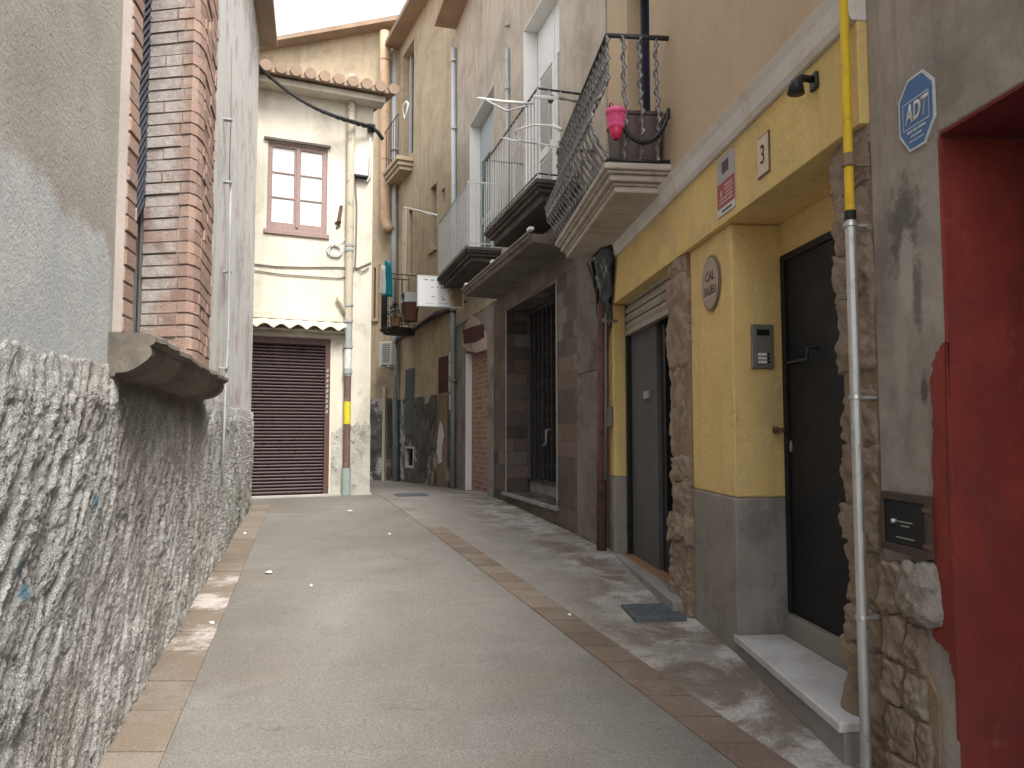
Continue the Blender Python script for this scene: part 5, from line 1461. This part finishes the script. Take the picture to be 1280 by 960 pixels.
# things on the small balcony
def bpt(px, py, o): return D.hit(px, py, o)
mb = MB(D)
def cloth(fr, x0, x1, y0, y1, o, mat, label, name='hanging_cloth'):
    mb = MB(fr); n1, n2 = 14, 12; vs = []
    for i in range(n1):
        for j in range(n2):
            f, q = i / (n1 - 1), j / (n2 - 1)
            t, z = fr.hit(x0 + (x1 - x0) * f, y0 + (y1 - y0) * q, o)
            vs.append((t, o + .05 * math.sin(f * 14 + q) * (.3 + q), z + .03 * math.sin(f * 8) * (1 - q)))
    mb.add(vs, [(i * n2 + j, (i + 1) * n2 + j, (i + 1) * n2 + j + 1, i * n2 + j + 1) for i in range(n1 - 1) for j in range(n2 - 1)])
    o_ = mb.build(name, mat, label=label, cat='washing', smooth=True); s_ = o_.modifiers.new('thick', 'SOLIDIFY'); s_.thickness = .008
cloth(D, 481, 489.5, 327, 371, .86, plain('teal_cloth', (.0, .24, .3), .85), 'teal cloth hung to dry off the small black balcony')
cloth(D, 477, 481.5, 333, 369, .92, plain('white_cloth', (.62, .64, .64), .85), 'pale cloth hung beside the teal cloth on the small balcony')
t, z = bpt(507, 397, .45)
pz = D.z(515, 401, .4)
tpot = D.t(513, 385, .4); mb = MB(D); ring(mb, (tpot, .4), [(pz + .002, .001), (pz + .003, .15), (pz + .42, .19), (pz + .42, .17), (pz + .36, .001)], 20); mb.build('plant_pot', m['brown_patch'], label='dark red-brown tub standing on the small black balcony behind its bars', cat='pot', smooth=False)
mb = MB(D); mb.wall(tpot + .12, tpot + .42, .22, .5, pz + .45, pz + .7, [(tpot + .15, tpot + .39, pz + .48, pz + .67)]); mb.box(tpot + .12, tpot + .42, .25, .47, pz + .44, pz + .46); mb.box(tpot + .14, tpot + .18, .3, .42, pz + .004, pz + .45); mb.box(tpot + .36, tpot + .4, .3, .42, pz + .004, pz + .45); bs_ = mb.build('plant_stand', m['pipe_grey'], label='small grey stand next to the red-brown tub on the small black balcony', cat='stand', weld=True)
# potted foliage
pp = thing('potted_plant', 'dark straggly potted plant at the far end of the small black balcony', 'plant', D.P(D.t(490, 398, .6), .55, pz + .002))
m['leaf'] = plain('dark_leaf', (.03, .05, .025), .7)
tq = D.t(492, 398, .55)
mb = MB(D); ring(mb, (tq, .5), [(pz + .002, .001), (pz + .003, .1), (pz + .22, .14), (pz + .22, .12), (pz + .18, .001)], 14); mb.build('pot', m['terracotta_floor'], pp)
rnd = random.Random(2); mb = MB(D)
for k in range(260):
    a = rnd.uniform(0, 6.28); r = rnd.uniform(0, .34); z = pz + .2 + rnd.uniform(0, .4) - r * .5
    c = (tq + r * math.cos(a) * 1.1, .55 + r * math.sin(a) * .8, z); l = rnd.uniform(.04, .09); b = rnd.uniform(0, 6.28); e_ = rnd.uniform(-.6, .6)
    dx, dy = math.cos(b) * l, math.sin(b) * l
    mb.add([(c[0], c[1], c[2]), (c[0] + dx * .5 - dy * .3, c[1] + dy * .5 + dx * .3, c[2] + e_ * l * .6), (c[0] + dx, c[1] + dy, c[2] + e_ * l), (c[0] + dx * .5 + dy * .3, c[1] + dy * .5 - dx * .3, c[2] + e_ * l * .4)], [(0, 1, 2, 3)])
mb.build('foliage', m['leaf'], pp)

# cable bundle along the tan wall
cb_ = thing('cable_bundle', 'sagging bundle of black cables fixed along the tan wall under the sign', 'cable', D.P(17, .1, 3.4))
path = [(492, 424), (505, 417), (518, 411), (530, 402), (545, 392), (556, 387), (566, 385)]
for k in range(4):
    mb = MB(D); pts = []
    for i, (x, y) in enumerate(path):
        t, z = D.hit(x, y + 1.2 * k + 1.5 * math.sin(i * 1.3 + k), .09); pts.append((t, .06 + .03 * (k % 2), z))
    mb.tube(pts, .04 - .006 * k, 7); mb.build('cable', m['black_cable'], cb_, smooth=True)
t, z = D.hit(507, 138, .45); pts = []
for k in range(50):
    a = k * .5; pts.append((t + .16 * math.cos(a), .45 + .02 * math.sin(k), z + (.2 + .02 * math.sin(k * 1.3)) * math.sin(a)))
mb = MB(D); mb.tube(pts, .014, 5); mb.build('cable_coil', m['white_cable'], label='loops of white cable hung at the topmost ledge of the tan house', cat='cable', smooth=True)
pipe('downpipe', D, [(492.5, 60), (492.5, 200), (492.5, 395)], .075, m['pipe_pale'], 'long pale downpipe in the corner of the tan house', o=.1, clips=(258,))
pipe('downpipe', D, [(493.5, 405), (494, 500), (494.5, 602)], .07, m['bluegreen_pipe'], 'dark lower downpipe in the corner under the small balcony', o=.1, clips=(470, 500))
# fallen branch by the wall's foot
br_ = ground(535, 603)
mb = MB()
for k, (dx, dy, dz) in enumerate(((-.35, -.1, .02), (.3, -.12, .02), (-.1, -.2, .02), (.05, .05, .5), (.2, 0, .12))):
    mb.tube([(br_.x - dx * .2, br_.y - .1, br_.z + .03), (br_.x + dx * .6, br_.y - .1 + dy * .6, br_.z + .035 + dz * .6), (br_.x + dx, br_.y - .1 + dy, br_.z + .03 + dz)], [.028, .02, .01], 6)
mb.build('broken_branch', m['terracotta_floor'], label='small heap of broken sticks at the foot of the damp wall', cat='branch')

# ------------------------------------------------------------------ last house, closing the bend
xj = -.155 * 19.1
HT = thing('end_house', 'narrow brown house seen past the corner of the cream house', 'house', T.P(-3.6, -.2, .2))
tz = T.z(480, 498)
hd = (T.t(478.5, 540), T.t(492, 540), -.3, T.z(484, 490))
x1 = -2.6
mb = MB(T); mb.wall(-9, x1, -.4, 0, tz, 12.2); mb.build('wall', m['tan'], HT)
mb = MB(T); mb.wall(-9, x1, -.4, .01, -.5, tz - .001, [(hd[0], hd[1], -.4, tz)]); mb.build('damp_base', m['damp'], HT, weld=True)
mb = MB(T); mb.box(hd[0], hd[1], -.39, -.1, -.3, tz); edr = mb.build('door', m['damp'], HT)
mb = MB(T); mb.box(hd[0], hd[0] + .07, -.099, .04, g(19) - .1, tz + .3); mb.build('door_frame', m['pipe_cream'], edr)
mb = MB(T); mb.box(-9, x1 + .3, -6, .4, 12.2, 12.32); mb.build('roof', m['rooftile'], HT)
wx0, wx1 = T.t(466, 350), T.t(474, 350)
mb = MB(T); mb.wall(wx0, wx1, .001, .07, T.z(470, 402), T.z(470, 330), [(wx0 + .06, wx1 - .06, T.z(470, 398), T.z(470, 335))]); ew = mb.build('window', m['tan'], HT, weld=True)
mb = MB(T); mb.box(wx0 + .06, wx1 - .06, .002, .02, T.z(470, 398), T.z(470, 335)); mb.build('pane', m['brown_patch'], ew)
pipe('downpipe', T, [(481.5, 40), (481.5, 130), (481.5, 274), (484, 284), (488, 289)], .135, m['terracotta_pipe'], 'fat tan painted downpipe with collars right of the cream house', o=.2, clips=(145, 270), n=16)
# air conditioner
ax0, ax1 = T.t(473.5, 441, .55), T.t(489, 441, .55); az0, az1 = T.z(481, 456, .55), T.z(481, 427, .55)
ac = thing('air_conditioner', 'white air conditioner unit on brackets at the bend of the alley', 'air conditioner', T.P((ax0 + ax1) / 2, .3, az0))
mb = MB(T); mb.box(ax0, ax1, .2, .55, az0, az1); mb.build('casing', m['white_plastic'], ac, bevel=.02)
mb = MB(T); mb.box(ax0 + (ax1 - ax0) * .3, ax1 - .03, .551, .556, az0 + .05, az1 - .05); gr = mb.build('grille', m['grey_plastic'], ac)
mb = MB(T)
for k in range(9): z = az0 + .07 + (az1 - az0 - .14) * k / 8; mb.box(ax0 + (ax1 - ax0) * .3, ax1 - .03, .557, .566, z - .006, z + .006)
mb.build('slats', m['white_plastic'], gr)
mb = MB(T)
for x in (ax0 + .05, ax1 - .05): mb.box(x - .02, x + .02, .0, .62, az0 - .05, az0 - .003)
mb.box(ax0 - .03, ax1 + .03, .55, .62, az0 - .06, az0 - .051); mb.build('bracket', m['white_paint'], ac)
# ------------------------------------------------------------------ camera, light, render settings
cam = bpy.data.cameras.new('camera'); co_ = bpy.data.objects.new('camera', cam); C.objects.link(co_)
co_.location = (0, 0, CAMZ); co_.rotation_euler = (math.pi / 2 + PITCH, 0, 0)
cam.sensor_fit = 'HORIZONTAL'; cam.sensor_width = 36; cam.lens = 36 * FPX / 1280; cam.clip_end = 600; cam.clip_start = .05
scene.camera = co_

EL = math.radians(52); AZ_ = math.radians(150)       # high sun behind thin cloud, behind and right of the camera
wld = bpy.data.worlds.new('World'); scene.world = wld; wld.use_nodes = True
nt = wld.node_tree; bg = nt.nodes['Background']
sky = nt.nodes.new('ShaderNodeTexSky'); sky.sky_type = 'NISHITA'; sky.sun_disc = False
sky.sun_elevation = EL; sky.sun_rotation = AZ_; sky.air_density = 1.0; sky.dust_density = 3.0
hs = nt.nodes.new('ShaderNodeHueSaturation'); hs.inputs['Saturation'].default_value = .16
nt.links.new(sky.outputs[0], hs.inputs['Color']); nt.links.new(hs.outputs[0], bg.inputs['Color'])
bg.inputs['Strength'].default_value = .15
sun = bpy.data.lights.new('sun', 'SUN'); sun.energy = 1.5; sun.angle = math.radians(25); sun.color = (1, .955, .88)
so_ = bpy.data.objects.new('sun', sun); C.objects.link(so_)
dirv = Vector((math.sin(AZ_) * math.cos(EL), math.cos(AZ_) * math.cos(EL), math.sin(EL)))
so_.rotation_euler = dirv.to_track_quat('Z', 'Y').to_euler(); so_.location = dirv * 30

scene.view_settings.view_transform = 'Standard'; scene.view_settings.look = 'None'
scene.view_settings.gamma = 1; scene.view_settings.use_curve_mapping = False
scene.view_settings.exposure = 1.65
scene.render.engine = 'CYCLES'
scene.cycles.use_denoising = True
scene.cycles.max_bounces = 8; scene.cycles.diffuse_bounces = 5; scene.cycles.glossy_bounces = 3
scene.cycles.caustics_reflective = False; scene.cycles.caustics_refractive = False
bpy.context.view_layer.update()
